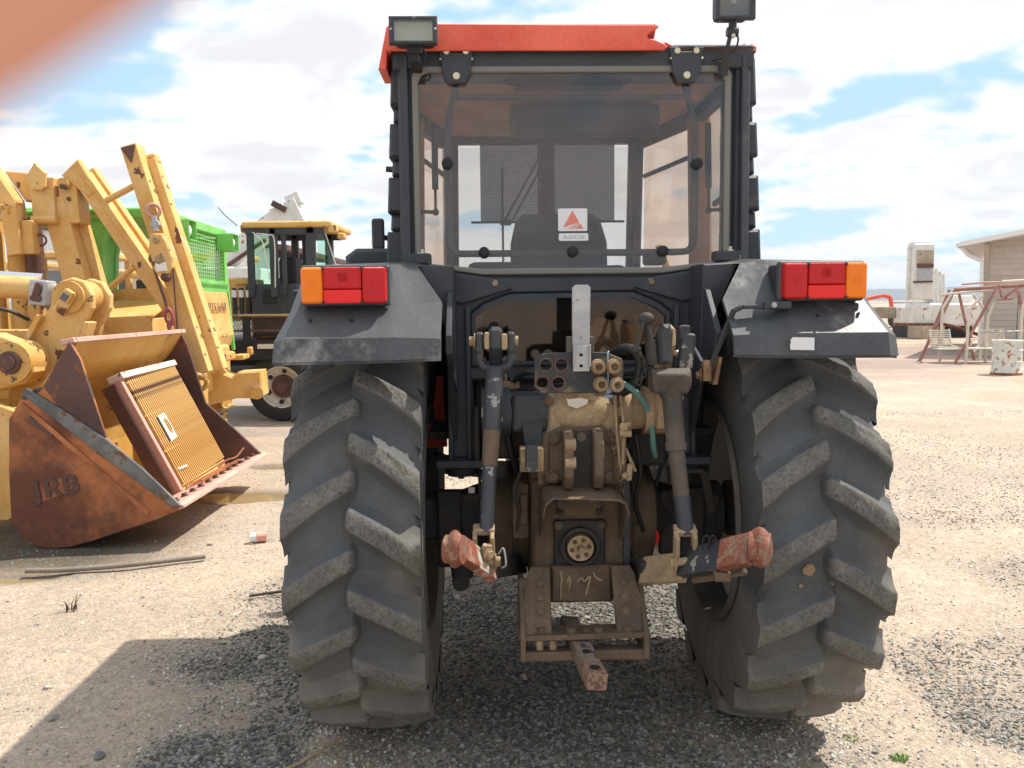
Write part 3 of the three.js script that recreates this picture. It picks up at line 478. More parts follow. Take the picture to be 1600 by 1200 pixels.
  // --- rear window
  {
    const w = part('rear_window', T), z = 0.235;
    const shape = (d) => { const x = 0.572 - d, yt = 2.443 - d, ym = 1.768 + d * 0.5, yb = 1.706 + d, c = 0.33, r = 0.035, top = [[x - 0, yt - r], [x - r * 0.3, yt - r * 0.3], [x - r, yt]], o = [...top, ...top.map(([a, b]) => [-a, b]).reverse(), [-x, ym], [-x + 0.02, ym - 0.03], [-c, yb], [c, yb], [x - 0.02, ym - 0.03], [x, ym]]; return o.map(([a, b]) => [a - 0.012, b]); };
    K().plate(shape(0), z, 0.018, [shape(0.022)], 0.004).build('seal', M.gum, w);
    K().plate(shape(-0.012), z - 0.03, 0.028, [shape(0.012)], 0.002).build('window_frame', M.black, w);
    K().plate(shape(0.016), z + 0.002, 0.005, [], 0).build('glass', M.rearGlass, w);
    for (const x of [-0.424, 0.394]) { const k = K(); k.plate([[x - 0.062, 2.503], [x - 0.028, 2.503], [x - 0.028, 2.487], [x + 0.028, 2.487], [x + 0.028, 2.503], [x + 0.062, 2.503], [x + 0.052, 2.44], [x + 0.05, 2.415], [x + 0.03, 2.378], [x - 0.03, 2.378], [x - 0.05, 2.415], [x - 0.052, 2.44]], 0.256, 0.012); k.build('hinge', M.black, w); const b = K(); b.cyl([x, 2.403, 0.268], [x, 2.403, 0.278], 0.014, 0.012, 18); for (const s of [-1, 1]) { b.cyl([x + s * 0.034, 2.487, 0.268], [x + s * 0.034, 2.487, 0.277], 0.012, 0.010, 16); b.ball(0.0045, [x + s * 0.056, 2.463, 0.266]); } b.build('hinge_bolt', M.bolt, w); }
    const t = K(); t.tube([[-0.42, 2.42, 0.20], [-0.435, 2.36, 0.20], [-0.46, 2.24, 0.20], [-0.463, 1.9, 0.20], [-0.463, 1.82, 0.20], [-0.44, 1.788, 0.20], [-0.38, 1.785, 0.20], [0.0, 1.785, 0.20], [0.36, 1.785, 0.20], [0.42, 1.79, 0.20], [0.44, 1.83, 0.20], [0.442, 2.0, 0.20], [0.44, 2.24, 0.20], [0.412, 2.36, 0.20], [0.395, 2.42, 0.20]], 0.013, 10, 160, 0.3); t.cyl([-0.435, 2.345, 0.20], [0.412, 2.345, 0.20], 0.009); t.build('handle_bar', M.black, w);
    for (const [x, y] of [[-0.463, 2.105], [0.441, 2.098], [-0.335, 1.787], [-0.012, 1.787], [0.318, 1.786]]) K().cyl([x, y, 0.20], [x, y, 0.252], 0.021, 0.020, 22).ball(0.02, [x, y, 0.252], 1, 1, 0.4).build('knob', M.dark, w);
    for (const [x, s] of [[-0.515, -1], [0.515, 1]]) { const k = K(); k.cyl([x, 2.27, 0.10], [x, 2.03, 0.12], 0.012); k.cyl([x, 2.03, 0.12], [x, 1.955, 0.125], 0.005); k.ball(0.013, [x, 1.945, 0.125]); k.cyl([x, 1.945, 0.125], [x + s * 0.05, 1.945, 0.15], 0.007); k.build('gas_strut', M.dark, w); }
    // a film of dust on the outside of the glass
    { const N = 256, A = field(4, 5, 771, N), B = field(30, 3, 781, N), d = new Uint8Array(N * N * 4); for (let q = 0; q < N * N; q++) { const v = Math.round(255 * clamp(0.004 + 0.05 * A[q] * A[q] + 0.01 * B[q])); d[q * 4] = d[q * 4 + 1] = d[q * 4 + 2] = v; d[q * 4 + 3] = 255; } const am = tex(d, N); am.repeat.set(1.1, 1.1); K().plate(shape(0.02), z + 0.0085, 0.0006, [], 0).build('dust_film', new THREE.MeshStandardMaterial({ name: 'window_dust', color: new THREE.Color().setRGB(0.46, 0.41, 0.40), roughness: 0.95, transparent: true, alphaMap: am, side: THREE.DoubleSide }), w); }
    // stickers on the glass
    const st = (p, z0, t, rot) => { const k = K().plate(p, z0, t, [], 0); return k; };
    const rr = (x0, y0, x1, y1, r) => { const o = []; for (const [cx, cy, a0] of [[x1 - r, y1 - r, 0], [x0 + r, y1 - r, 1], [x0 + r, y0 + r, 2], [x1 - r, y0 + r, 3]]) for (let i = 0; i <= 4; i++) { const a = (a0 + i / 4) * Math.PI / 2; o.push([cx + r * Math.cos(a), cy + r * Math.sin(a)]); } return o; };
    st(rr(-0.065, 1.861, 0.041, 1.942, 0.005), 0.2445, 0.0012).build('sticker', M.paper, w);
    st(rr(-0.063, 1.826, 0.045, 1.853, 0.006), 0.2445, 0.0012).build('sticker', M.paper, w);
    const red = flat('faded_red_print', [0.72, 0.22, 0.17], 0.5), k = K();
    k.plate([[-0.048, 1.873], [-0.013, 1.934], [0.012, 1.892], [-0.018, 1.884]], 0.2459, 0.0008, [], 0); k.plate([[-0.004, 1.869], [0.027, 1.869], [0.016, 1.887]], 0.2459, 0.0008, [], 0); k.plate([[-0.034, 1.868], [-0.028, 1.868], [0.010, 1.890], [0.006, 1.890]], 0.2459, 0.0008, [], 0); k.plate([[-0.018, 1.868], [-0.010, 1.868], [0.013, 1.888], [0.011, 1.889]], 0.2459, 0.0008, [], 0);
    k.build('print', red, w);
    const lt = K(); lt.add(letters('AGCO', 0.013, 0.0006, 1.6), [-0.009, 1.8395, 0.2459]); lt.build('print', flat('faded_grey_print', [0.42, 0.45, 0.48], 0.5), w);
  }
  // sun screen, wiper and mirrors beyond the windscreen
  {
    const k = K().box(0.68, 0.39, 0.002, [-0.015, 2.21, -1.02], undefined, 0);
    const s = part('sun_screen', T); k.build('mesh_cloth', new THREE.MeshStandardMaterial({ name: 'see_through_mesh_cloth', color: new THREE.Color().setRGB(0.05, 0.05, 0.055), roughness: 0.9, transparent: true, opacity: 0.56, side: THREE.DoubleSide }), s); const mw = K(); for (let i = 0; i <= 90; i++) mw.box(0.0016, 0.39, 0.002, [lerp(-0.35, 0.32, i / 90), 2.21, -1.018], undefined, 0); for (let j = 0; j <= 52; j++) mw.box(0.68, 0.0016, 0.002, [-0.015, lerp(2.02, 2.40, j / 52), -1.0165], undefined, 0); mw.build('mesh_thread', M.dark, s).userData.kind = 'stuff'; K().box(0.78, 0.012, 0.012, [-0.015, 2.012, -1.01]).box(0.72, 0.02, 0.02, [-0.015, 2.412, -1.01]).build('screen_rod', M.dark, s);
    K().beam([-0.242, 2.02, -1.22], [0.0, 2.44, -1.20], 0.012, 0.012).beam([-0.20, 2.02, -1.22], [-0.01, 2.36, -1.21], 0.010, 0.01).beam([-0.24, 2.32, -1.225], [-0.24, 1.80, -1.235], 0.012, 0.012).box(0.06, 0.03, 0.03, [-0.225, 2.03, -1.22]).build('wiper', M.dark, T);
    const m = K(); m.box(0.055, 0.135, 0.03, [-0.80, 1.91, -0.42], undefined, 0.012); m.cyl([-0.80, 1.9, -0.44], [-0.66, 1.88, -0.5], 0.012); m.build('mirror', M.black, T); K().cyl([-0.745, 2.17, -0.3], [-0.66, 2.165, -0.3], 0.012, 0.014, 12).build('mirror_stub', M.black, T);
  }
  // seat, steering wheel, levers
  {
    const s = part('operator_seat', T); const k = K(); k.plate([[-0.222, 1.70], [-0.222, 1.86], [-0.20, 1.955], [-0.165, 1.985], [0.13, 1.985], [0.165, 1.96], [0.195, 1.86], [0.198, 1.70]], -0.42, 0.09, [], 0.025); k.build('backrest', M.navy, s); K().box(0.56, 0.13, 0.45, [-0.012, 1.69, -0.36], undefined, 0.04).box(0.22, 0.16, 0.10, [-0.30, 1.70, -0.35], undefined, 0.03).build('cushion', M.navy, s); K().box(0.3, 0.42, 0.3, [-0.01, 1.42, -0.4], undefined, 0.02).build('seat_base', M.dark, s);
    const w = part('steering_wheel', T); const t = new THREE.TorusGeometry(0.17, 0.013, 8, 36); t.rotateX(Math.PI / 2 - 0.6); K().add(t, [-0.02, 1.82, -0.80]).build('wheel_ring', M.dark, w); K().cyl([-0.02, 1.82, -0.80], [-0.02, 1.45, -1.0], 0.03).build('steering_column', M.dark, w);
    K().beam([0.385, 2.0, -0.78], [0.37, 1.78, -0.75], 0.02, 0.02).box(0.028, 0.09, 0.03, [0.385, 1.98, -0.78], [0, 0, -0.1], 0.01).build('hand_lever', M.dark, T);
    K().box(0.28, 0.09, 0.55, [0.45, 1.69, -0.2], undefined, 0.02).box(0.08, 0.05, 0.1, [0.33, 1.77, 0.02], undefined, 0.012).build('side_console', M.dark, T); K().beam([0.40, 1.72, -0.05], [0.37, 1.83, -0.1], 0.03, 0.012, 0.005).build('console_lever', M.yellow, T);
    K().box(1.1, 0.03, 1.25, [-0.01, 1.10, -0.5]).box(0.36, 0.3, 0.5, [0.36, 1.22, -0.25], undefined, 0.02).build('cab_floor', M.castDark, T);
    K().plate([[0.02, 1.40], [0.10, 1.545], [0.36, 1.49], [0.2, 1.40]], 0.02, 0.02).box(0.07, 0.16, 0.03, [-0.38, 1.52, 0.02]).build('cab_lit_patch', worn('tan_lit_patch', { N: 256, c: [0.30, 0.22, 0.15], c2: [0.38, 0.28, 0.19], rough: [0.8, 0.9], size: 0.4, seed: 41 }), T);  // upright tan plate: a lit patch inside the cab put into its colour
    K().box(1.16, 0.64, 0.03, [-0.01, 1.40, -0.62]).build('cab_bulkhead', M.castDark, T);
  }

  // --- rear wall below the window, with the lower pane
  {
    const open = [[-0.385, 1.375], [-0.385, 1.565], [-0.34, 1.60], [-0.25, 1.635], [0.21, 1.638], [0.30, 1.60], [0.345, 1.565], [0.345, 1.372]];
    const wall = [[-0.585, 1.755], [-0.58, 1.70], [-0.49, 1.60], [-0.47, 1.44], [-0.475, 1.03], [-0.365, 1.03], [-0.385, 1.32], [0.345, 1.31], [0.33, 1.03], [0.44, 1.03], [0.445, 1.44], [0.465, 1.60], [0.55, 1.70], [0.56, 1.755], [0.32, 1.70], [-0.34, 1.70]];
    K().plate(wall, 0.20, 0.05, [open], 0.010).build('rear_wall', M.black, T);
    const k = K(); const off = (p, d) => p.map(([x, y]) => [x + Math.sign(-0.02 - x) * d, y + Math.sign(1.5 - y) * d]); k.plate(open.map(([x, y]) => [x * 1.0, y]), 0.245, 0.012, [off(open, 0.013)], 0.003); k.build('lower_window_seal', M.black, T);
    K().plate(off(open, 0.006), 0.235, 0.005, [], 0).build('lower_window', M.tintDark, T);
    for (const s of [-1, 1]) { const c = K(); c.plate([[s * 0.30 - 0.012, 1.695], [s * 0.585 - 0.012, 1.735], [s * 0.50 - 0.012, 1.62], [s * 0.40 - 0.012, 1.60], [s * 0.22 - 0.012, 1.655]].sort(() => 0), 0.246, 0.022, [], 0.009); c.build('corner_panel', M.black, T); K().cyl([s * 0.285 - 0.012, 1.675, 0.25], [s * 0.285 - 0.012, 1.675, 0.272], 0.014, 0.010, 14).build('panel_plug', M.castDusty, T); }
    for (const s of [-1, 1]) { const p = K(); p.box(0.02, 0.56, 0.05, [s * 0.415 - 0.015 - 0.035, 1.31, 0.255], undefined, 0.006); p.box(0.02, 0.56, 0.035, [s * 0.415 - 0.015 + 0.032, 1.31, 0.25], undefined, 0.006); p.box(0.17, 0.03, 0.14, [s * 0.42 - 0.015, 1.02, 0.25]); p.build('support_post', M.black, T); K().cyl([s * 0.42 - 0.01, 1.005, 0.27], [s * 0.42 - 0.01, 0.975, 0.27], 0.06, 0.05, 24).bolt([s * 0.42 - 0.01, 0.975, 0.27], [0, -1, 0], 0.014, 0.014).build('cab_mount', M.dark, T); }
    for (const s of [-1, 1]) { const h = K(); h.box(0.10, 0.04, 0.06, [s * 0.565 - 0.012, 1.765, 0.235], undefined, 0.008); h.build('hinge_block', M.blackPaint, T); K().bolt([s * 0.565, 1.785, 0.235], [0, 1, 0], 0.014, 0.016).build('hinge_block_bolt', M.bolt, T); }
  }

  // --- fenders with lamps
  for (const s of [-1, 1]) {
    const w = part('fender', T);
    // columns from the cab side to the outer edge, rows from the front over the tyre to the rear lip
    const cols = [
      [[0.50, 1.30, -0.86], [0.50, 1.58, -0.60], [0.50, 1.735, -0.1], [0.505, 1.735, 0.35], [0.545, 1.728, 0.482], [0.462, 1.61, 0.575], [0.462, 1.508, 0.690], [0.460, 1.494, 0.712], [0.460, 1.434, 0.728]],
      [[0.55, 1.30, -0.86], [0.55, 1.58, -0.60], [0.56, 1.745, -0.1], [0.56, 1.745, 0.35], [0.575, 1.733, 0.478], [0.580, 1.600, 0.600], [0.60, 1.512, 0.705], [0.605, 1.500, 0.725], [0.61, 1.430, 0.742]],
      [[0.60, 1.30, -0.87], [0.60, 1.58, -0.61], [0.60, 1.75, -0.1], [0.60, 1.75, 0.35], [0.605, 1.738, 0.486], [0.625, 1.602, 0.612], [0.665, 1.512, 0.722], [0.668, 1.500, 0.740], [0.67, 1.430, 0.755]],
      [[0.90, 1.30, -0.87], [0.90, 1.57, -0.61], [0.90, 1.74, -0.1], [0.90, 1.742, 0.35], [0.905, 1.733, 0.49], [0.915, 1.60, 0.615], [0.935, 1.512, 0.725], [0.938, 1.500, 0.743], [0.94, 1.428, 0.758]],
      [[0.945, 1.26, -0.86], [0.945, 1.53, -0.59], [0.945, 1.69, -0.1], [0.940, 1.70, 0.33], [0.930, 1.705, 0.46], [0.952, 1.58, 0.585], [0.974, 1.50, 0.695], [0.978, 1.487, 0.71], [0.982, 1.424, 0.725]],
      [[0.965, 1.19, -0.82], [0.965, 1.43, -0.55], [0.965, 1.58, -0.1], [0.962, 1.60, 0.26], [0.955, 1.62, 0.40], [0.972, 1.53, 0.53], [0.985, 1.47, 0.655], [0.987, 1.46, 0.67], [0.988, 1.422, 0.69]]];
    const sub = 3, nr = cols[0].length, P = [], I = [], at = (c, r) => V(s * cols[c][r][0] - 0.012, cols[c][r][1], cols[c][r][2]);
    const nc = cols.length, inner = [...Array(nr).keys()].map((r) => { const v = at(0, r); return V(v.x + s * 0.0, v.y - 0.012, v.z - 0.0); });
    const tri = (a, b, c) => P.push(...a.toArray(), ...b.toArray(), ...c.toArray());
    for (let th = 0; th < 2; th++) for (let c = 0; c + 1 < nc; c++) for (let r = 0; r + 1 < nr; r++) { const d = th ? V(-s * 0.002, -0.008, -0.006) : V(0, 0, 0), a = at(c, r).add(d), b = at(c + 1, r).add(d), e = at(c, r + 1).add(d), g = at(c + 1, r + 1).add(d); if ((s > 0) !== !!th) { tri(a, e, b); tri(b, e, g); } else { tri(a, b, e); tri(b, g, e); } }
    let g = new THREE.BufferGeometry(); g.setAttribute('position', new THREE.Float32BufferAttribute(P, 3)); g = toCreasedNormals(g, 0.42); boxUV(g); mesh('fender_shell', g, M.fender, w);
    // inner wheel-house wall
    K().plate([[-0.70, 1.52], [-0.45, 1.70], [0.30, 1.70], [0.47, 1.64], [0.62, 1.50], [0.60, 1.44], [0.42, 1.36], [0.20, 1.02], [0.10, 0.98], [-0.5, 1.05]].map(([a, b]) => [-a, b]), -0.01, 0.02).build('wheelhouse_wall', M.black, w).rotation.y = Math.PI / 2;
    w.children[w.children.length - 1].position.x = s * 0.41 - 0.012 + s * 0.03;
    K().plate([[s * 0.43, 1.73], [s * 0.55, 1.735], [s * 0.50, 1.62], [s * 0.455, 1.52], [s * 0.450, 1.40], [s * 0.42, 1.3]].map(([a, b]) => [a - 0.012, b]), 0.24, 0.20, [], 0.006).build('fender_root', M.black, w);
    // lamp: amber outside, red inside with a reflector below
    const l = part('tail_light', T), z0 = 0.625, tilt = 0.0, cx = (x) => s * x - 0.012;
    const put = (name, x0, x1, y0, y1, d, mat, r = 0.010) => { const k = K().box(x1 - x0, y1 - y0, d, [cx((x0 + x1) / 2), (y0 + y1) / 2, z0 + d / 2 - 0.005], undefined, r); return k.build(name, mat, l); };
    put('lamp_base', 0.620, 0.902, 1.598, 1.728, 0.030, M.fender, 0.010);
    const back = K(); back.box(0.275, 0.115, 0.10, [cx(0.762), 1.662, z0 - 0.055], undefined, 0.012); back.build('lamp_bracket', M.black, l);
    put('amber_lens', 0.826, 0.895, 1.606, 1.720, 0.066, M.amber); put('red_lens', 0.629, 0.705, 1.606, 1.720, 0.066, M.redLens); put('red_lens', 0.7055, 0.8255, 1.651, 1.720, 0.064, M.redLens, 0.007); put('reflector', 0.7055, 0.8255, 1.606, 1.650, 0.064, M.redRef, 0.005);
    const rib = (x, y, mat) => { const k = K(); for (let i = 0; i < 6; i++) k.box(0.0016, 0.026, 0.002, [cx(x + (i - 2.5) * 0.0048), y, z0 + 0.0605], undefined, 0); k.build('lens_rib', mat, l); };
    rib(0.860, 1.662, M.amber); rib(0.667, 1.662, M.redLens); rib(0.765, 1.688, M.redLens);
    const sc = K(); for (const [x, y] of [[0.7055, 1.611], [0.8255, 1.611], [0.7055, 1.715], [0.8255, 1.715]]) sc.cyl([cx(x), y, z0 + 0.055], [cx(x), y, z0 + 0.063], 0.0045, 0.004, 10); sc.build('lens_screw', M.castDark, l);
    const bh = K(); for (const [x, y, z] of [[0.74, 1.548, 0.672], [0.87, 1.548, 0.672]]) bh.cyl([cx(x), y + 0.006, z + 0.0], [cx(x), y + 0.01, z + 0.010], 0.005, 0.005, 10); bh.build('fender_rivet', M.dark, w);
  }
  { const o = K(); o.plate([[0.613, 1.449], [0.687, 1.447], [0.687, 1.486], [0.62, 1.488], [0.612, 1.48], [0.614, 1.472], [0.611, 1.466]], 0.759, 0.0015, [], 0); o.build('label_sticker', M.paper, T); }
  // lever with its bracket at the right fender
  { const k = K(); k.beam([0.62, 1.585, 0.66], [0.49, 1.582, 0.655], 0.014, 0.022, 0.004); k.beam([0.49, 1.582, 0.655], [0.465, 1.57, 0.65], 0.014, 0.022, 0.004); k.beam([0.467, 1.575, 0.65], [0.392, 1.36, 0.60], 0.014, 0.016, 0.004); k.box(0.088, 0.026, 0.03, [0.60, 1.587, 0.665], undefined, 0.005); k.build('release_lever', M.black, T); K().bolt([0.585, 1.588, 0.682], [0, 0, 1], 0.006, 0.005).tube([[0.305, 1.435, 0.56], [0.335, 1.458, 0.56], [0.355, 1.452, 0.57], [0.38, 1.405, 0.59]], 0.006).ball(0.012, [0.303, 1.43, 0.56]).build('lever_fitting', M.zinc, T); K().plate([[0.41, 1.33], [0.425, 1.33], [0.44, 1.42], [0.43, 1.42]], 0.56, 0.06).box(0.03, 0.07, 0.03, [0.392, 1.375, 0.60]).bolt([0.372, 1.36, 0.60], [-1, 0, 0], 0.014, 0.016).build('lever_bracket', worn('rusty_bracket', { N: 256, c: [0.16, 0.08, 0.04], c2: [0.30, 0.2, 0.1], rough: [0.7, 0.9], size: 0.2, seed: 43 }), T); for (const [x, y] of [[0.345, 1.30], [0.372, 1.25]]) K().bolt([x + 0.01, y, 0.27], [0, 0, 1], 0.007, 0.008).build('wall_bolt', M.zinc, T); }
  // dark box on the left of the cab behind the fender
  { const k = K(); k.plate([[-0.90, 1.72], [-0.905, 1.80], [-0.86, 1.832], [-0.70, 1.832], [-0.64, 1.79], [-0.64, 1.72]], -0.32, 0.16, [], 0.015); k.build('intake_box', M.black, T); }

  // --- work lamps on the roof
  const workLamp = (x, y, z, sz, lensMat, yaw) => {
    const w = part('work_light', T); w.position.set(x, y, z); w.rotation.y = yaw; const [hw, hh] = sz;
    const k = K(); k.plate([[-hw, -hh], [-hw, hh], [hw, hh], [hw, -hh]], -0.012, 0.030, [[[-hw + 0.016, -hh + 0.010], [hw - 0.016, -hh + 0.010], [hw - 0.016, hh - 0.012], [-hw + 0.016, hh - 0.012]]], 0.003); k.box(hw * 1.7, hh * 1.7, 0.04, [0, 0, -0.062], undefined, 0.015); k.build('housing', M.blackPaint, w);
    const r = K(); const L = new THREE.SphereGeometry(0.12, 24, 10, 0, 6.283, 0, 0.75); L.rotateX(-Math.PI / 2); { const p = L.attributes.position; for (let i = 0; i < p.count; i++) { const x = p.getX(i), y = p.getY(i), h = Math.hypot(x, y) || 1, q = h / Math.max(Math.abs(x), Math.abs(y), 1e-6); p.setXY(i, x * (x || y ? q : 1), y * (x || y ? q : 1)); } L.computeVertexNormals(); } L.scale((hw - 0.014) / 0.082, (hh - 0.009) / 0.082, 0.25); r.add(L, [0, 0, 0.012]); r.build('reflector_bowl', flat('lamp_reflector', lensMat ? [0.16, 0.12, 0.10] : [0.72, 0.66, 0.58], 0.4, 0), w);
    const n = K(); for (let i = 0; i < 20; i++) for (let j = 0; j < 11; j++) n.ball(0.0033, [lerp(-hw + 0.020, hw - 0.020, (i + (j % 2 ? 0.5 : 0)) / 20.5), lerp(-hh + 0.014, hh - 0.016, j / 10), 0.0125], 1, 1, 0.35); if (!lensMat) { for (const q of n.list) { } n.list = n.list.map((q) => q); const simple = K(); for (let i = 0; i < 20; i++) for (let j = 0; j < 11; j++) { const c = new THREE.SphereGeometry(0.0036, 6, 4); c.scale(1, 1, 0.4); simple.add(c, [lerp(-hw + 0.020, hw - 0.020, (i + (j % 2 ? 0.5 : 0)) / 20.5), lerp(-hh + 0.014, hh - 0.016, j / 10), 0.0115]); } simple.build('lens_dimple', M.clear, w).userData.kind = 'stuff'; }
    K().box(hw * 2 - 0.030, hh * 2 - 0.020, 0.003, [0, 0, 0.014], undefined, 0.001).build('lens', M.clear, w);
    if (lensMat) K().ball(0.008, [0.0, -0.012, 0.0]).cyl([-0.01, -0.016, 0], [-0.01, -0.005, 0.008], 0.004).build('bulb', M.zinc, w);
    const b = K(); for (const q of [-1, 1]) b.ball(0.0045, [q * (hw - 0.007), 0.002, 0.019]); b.build('housing_screw', M.zinc, w);
    return w;
  };
  const wl = workLamp(-0.562, 2.517, 0.40, [0.081, 0.045], 0, 0.0);
  K().box(0.05, 0.03, 0.035, [0, -0.056, -0.02], undefined, 0.006).cyl([-0.018, -0.066, -0.02], [0.018, -0.066, -0.02], 0.012).box(0.036, 0.028, 0.16, [0, -0.085, -0.09], undefined, 0.005).build('lamp_bracket', M.dark, wl); K().tube([[0.02, -0.04, -0.04], [0.035, -0.06, -0.04], [0.03, -0.09, -0.05], [0, -0.10, -0.08]], 0.004).build('lamp_cable', M.hose, wl);
  const wr = workLamp(0.537, 2.635, 0.36, [0.069, 0.070], 1, 0.0);
  K().cyl([0, -0.07, -0.02], [0.0, -0.105, -0.02], 0.014).cyl([-0.02, -0.105, -0.02], [0.018, -0.105, -0.02], 0.016).beam([-0.004, -0.10, -0.02], [-0.014, -0.15, -0.03], 0.018, 0.014).beam([-0.014, -0.15, -0.035], [-0.012, -0.235, -0.085], 0.030, 0.006).box(0.034, 0.05, 0.008, [-0.012, -0.205, -0.10]).build('lamp_bracket', M.blackPaint, wr); K().ball(0.008, [-0.002, -0.122, -0.005]).bolt([-0.012, -0.19, -0.078], [0, 0, 1], 0.007, 0.006).build('bracket_bolt', M.bolt, wr); K().tube([[0.01, -0.10, -0.02], [0.02, -0.13, -0.02], [0.012, -0.16, -0.04], [-0.02, -0.175, -0.07], [-0.05, -0.178, -0.10]], 0.0035).build('lamp_cable', M.hose, wr);
}
// ---------------------------------------------------------------- rear axle, hitch and drawbar of the tractor
{
  const P = (name, mat, f) => { const k = K(); f(k); return k.build(name, mat, T); };
  // rear axle and transmission
  for (const s of [-1, 1]) {
    const ax = part('rear_axle_half', T);
    K().lathe([[0.02, 0.0], [0.20, 0.0], [0.212, 0.012], [0.212, 0.08], [0.20, 0.095], [0.205, 0.10], [0.205, 0.16], [0.185, 0.19], [0.14, 0.20]].map(([r, a]) => [r, s * (a + 0.13)]), 'x', [-0.012, 0.765, 0.02], 44).build('brake_housing', M.castBrown, ax);
    K().lathe([[0.15, 0.32], [0.125, 0.35], [0.10, 0.42], [0.095, 0.56], [0.12, 0.575], [0.12, 0.60], [0.02, 0.60]].map(([r, a]) => [r, s * a]), 'x', [-0.012, 0.765, 0.02], 36).box(0.10, 0.26, 0.05, [s * 0.40 - 0.012, 0.74, 0.10], undefined, 0.01).build('axle_tube', M.castDark, ax);
    const b = K(); for (let i = 0; i < 10; i++) { const a = i / 10 * 6.283; b.bolt([s * 0.24 - 0.012, 0.765 + 0.222 * Math.sin(a), 0.02 + 0.222 * Math.cos(a)], [0, Math.sin(a), Math.cos(a)], 0.010, 0.012); } b.build('housing_bolt', M.castBrown, ax).userData.kind = 'stuff';
    K().box(0.24, 0.17, 0.16, [s * 0.47 - 0.012, 0.77, 0.05], undefined, 0.02).box(0.09, 0.30, 0.05, [s * 0.47 - 0.012, 0.74, 0.14], undefined, 0.01).build('axle_clamp', M.castDark, ax);
  }
  P('gearbox', M.castBrown, (k) => { k.box(0.34, 0.52, 0.50, [-0.012, 0.80, 0.16], undefined, 0.03); k.plate([[-0.175, 0.98], [-0.178, 0.60], [-0.13, 0.555], [0.105, 0.55], [0.150, 0.60], [0.150, 0.97], [0.10, 1.0], [-0.12, 1.0]], 0.40, 0.05, [], 0.010); });
  P('rockshaft_housing', M.castDusty, (k) => {
    k.plate([[-0.155, 0.97], [-0.165, 1.10], [-0.150, 1.25], [-0.12, 1.295], [-0.05, 1.305], [0.09, 1.30], [0.135, 1.28], [0.150, 1.20], [0.150, 1.05], [0.14, 0.97]], 0.30, 0.20, [], 0.04);
    k.cyl([-0.15, 1.225, 0.42], [0.24, 1.225, 0.42], 0.068, 0.066, 28); k.ball(0.09, [0.145, 1.225, 0.42], 0.5, 1, 1); k.ball(0.12, [-0.01, 1.23, 0.44], 1.1, 0.75, 0.75);
    k.box(0.30, 0.20, 0.4, [-0.012, 1.12, 0.22], undefined, 0.03);
  });
  P('rockshaft_end', M.blackPaint, (k) => { k.cyl([-0.34, 1.225, 0.42], [-0.14, 1.225, 0.42], 0.072, 0.072, 28); k.box(0.13, 0.13, 0.12, [-0.185, 1.225, 0.44], undefined, 0.02); k.cyl([-0.155, 1.225, 0.42], [-0.125, 1.225, 0.42], 0.083, 0.083, 28); k.plate([[-0.215, 1.19], [-0.14, 1.20], [-0.155, 1.04], [-0.19, 1.03]], 0.46, 0.05); });
  P('torn_foil_patch', new THREE.MeshStandardMaterial({ name: 'crumpled_foil', color: new THREE.Color().setRGB(0.5, 0.5, 0.48), roughness: 0.22, metalness: 0.9, side: THREE.DoubleSide }), (k) => { k.plate([[-0.065, 1.285], [-0.02, 1.292], [0.01, 1.283], [0.005, 1.262], [-0.03, 1.248], [-0.058, 1.258]], 0.536, 0.003, [], 0); k.list[0].rotateX(0); });
  P('foil_flap', M.castDusty, (k) => { k.plate([[-0.075, 1.296], [0.02, 1.297], [0.05, 1.278], [0.02, 1.276], [-0.02, 1.284], [-0.06, 1.28]], 0.540, 0.004, [], 0); });
  P('sensor_block', M.castDusty, (k) => { k.box(0.078, 0.080, 0.06, [-0.185, 1.085, 0.57], undefined, 0.006); k.cyl([-0.187, 1.088, 0.598], [-0.187, 1.088, 0.612], 0.036, 0.034, 26); });
  P('sensor_plunger', M.blackPaint, (k) => { k.cyl([-0.187, 1.07, 0.612], [-0.187, 1.07, 0.63], 0.022, 0.020, 20); k.box(0.040, 0.07, 0.02, [-0.187, 1.105, 0.618], undefined, 0.006); });
  // lift arms
  for (const s of [-1, 1]) {
    const x = s < 0 ? -0.300 : 0.262;
    P('lift_arm', s < 0 ? M.blackPaint : M.castDusty, (k) => { k.plate([[0.30, 1.155], [0.40, 1.135], [0.50, 1.17], [0.60, 1.42], [0.638, 1.46], [0.636, 1.515], [0.60, 1.527], [0.565, 1.50], [0.43, 1.31], [0.34, 1.30], [0.28, 1.24]].map(([a, b]) => [-a, b]), -0.022, 0.044, [], 0.01); k.list.forEach((g) => { g.rotateY(Math.PI / 2); g.translate(x, 0, 0); }); k.cyl([x - 0.05, 1.225, 0.42], [x + 0.05, 1.225, 0.42], 0.085, 0.085, 28); });
    if (s > 0) P('arm_cap', M.blackPaint, (k) => { k.plate([[0.50, 1.19], [0.36, 1.145], [0.29, 1.20], [0.33, 1.31], [0.44, 1.33]].map(([a, b]) => [-a, b]), -0.03, 0.05, [], 0.01); k.list.forEach((g) => { g.rotateY(Math.PI / 2); g.translate(x, 0, 0); }); });
  }
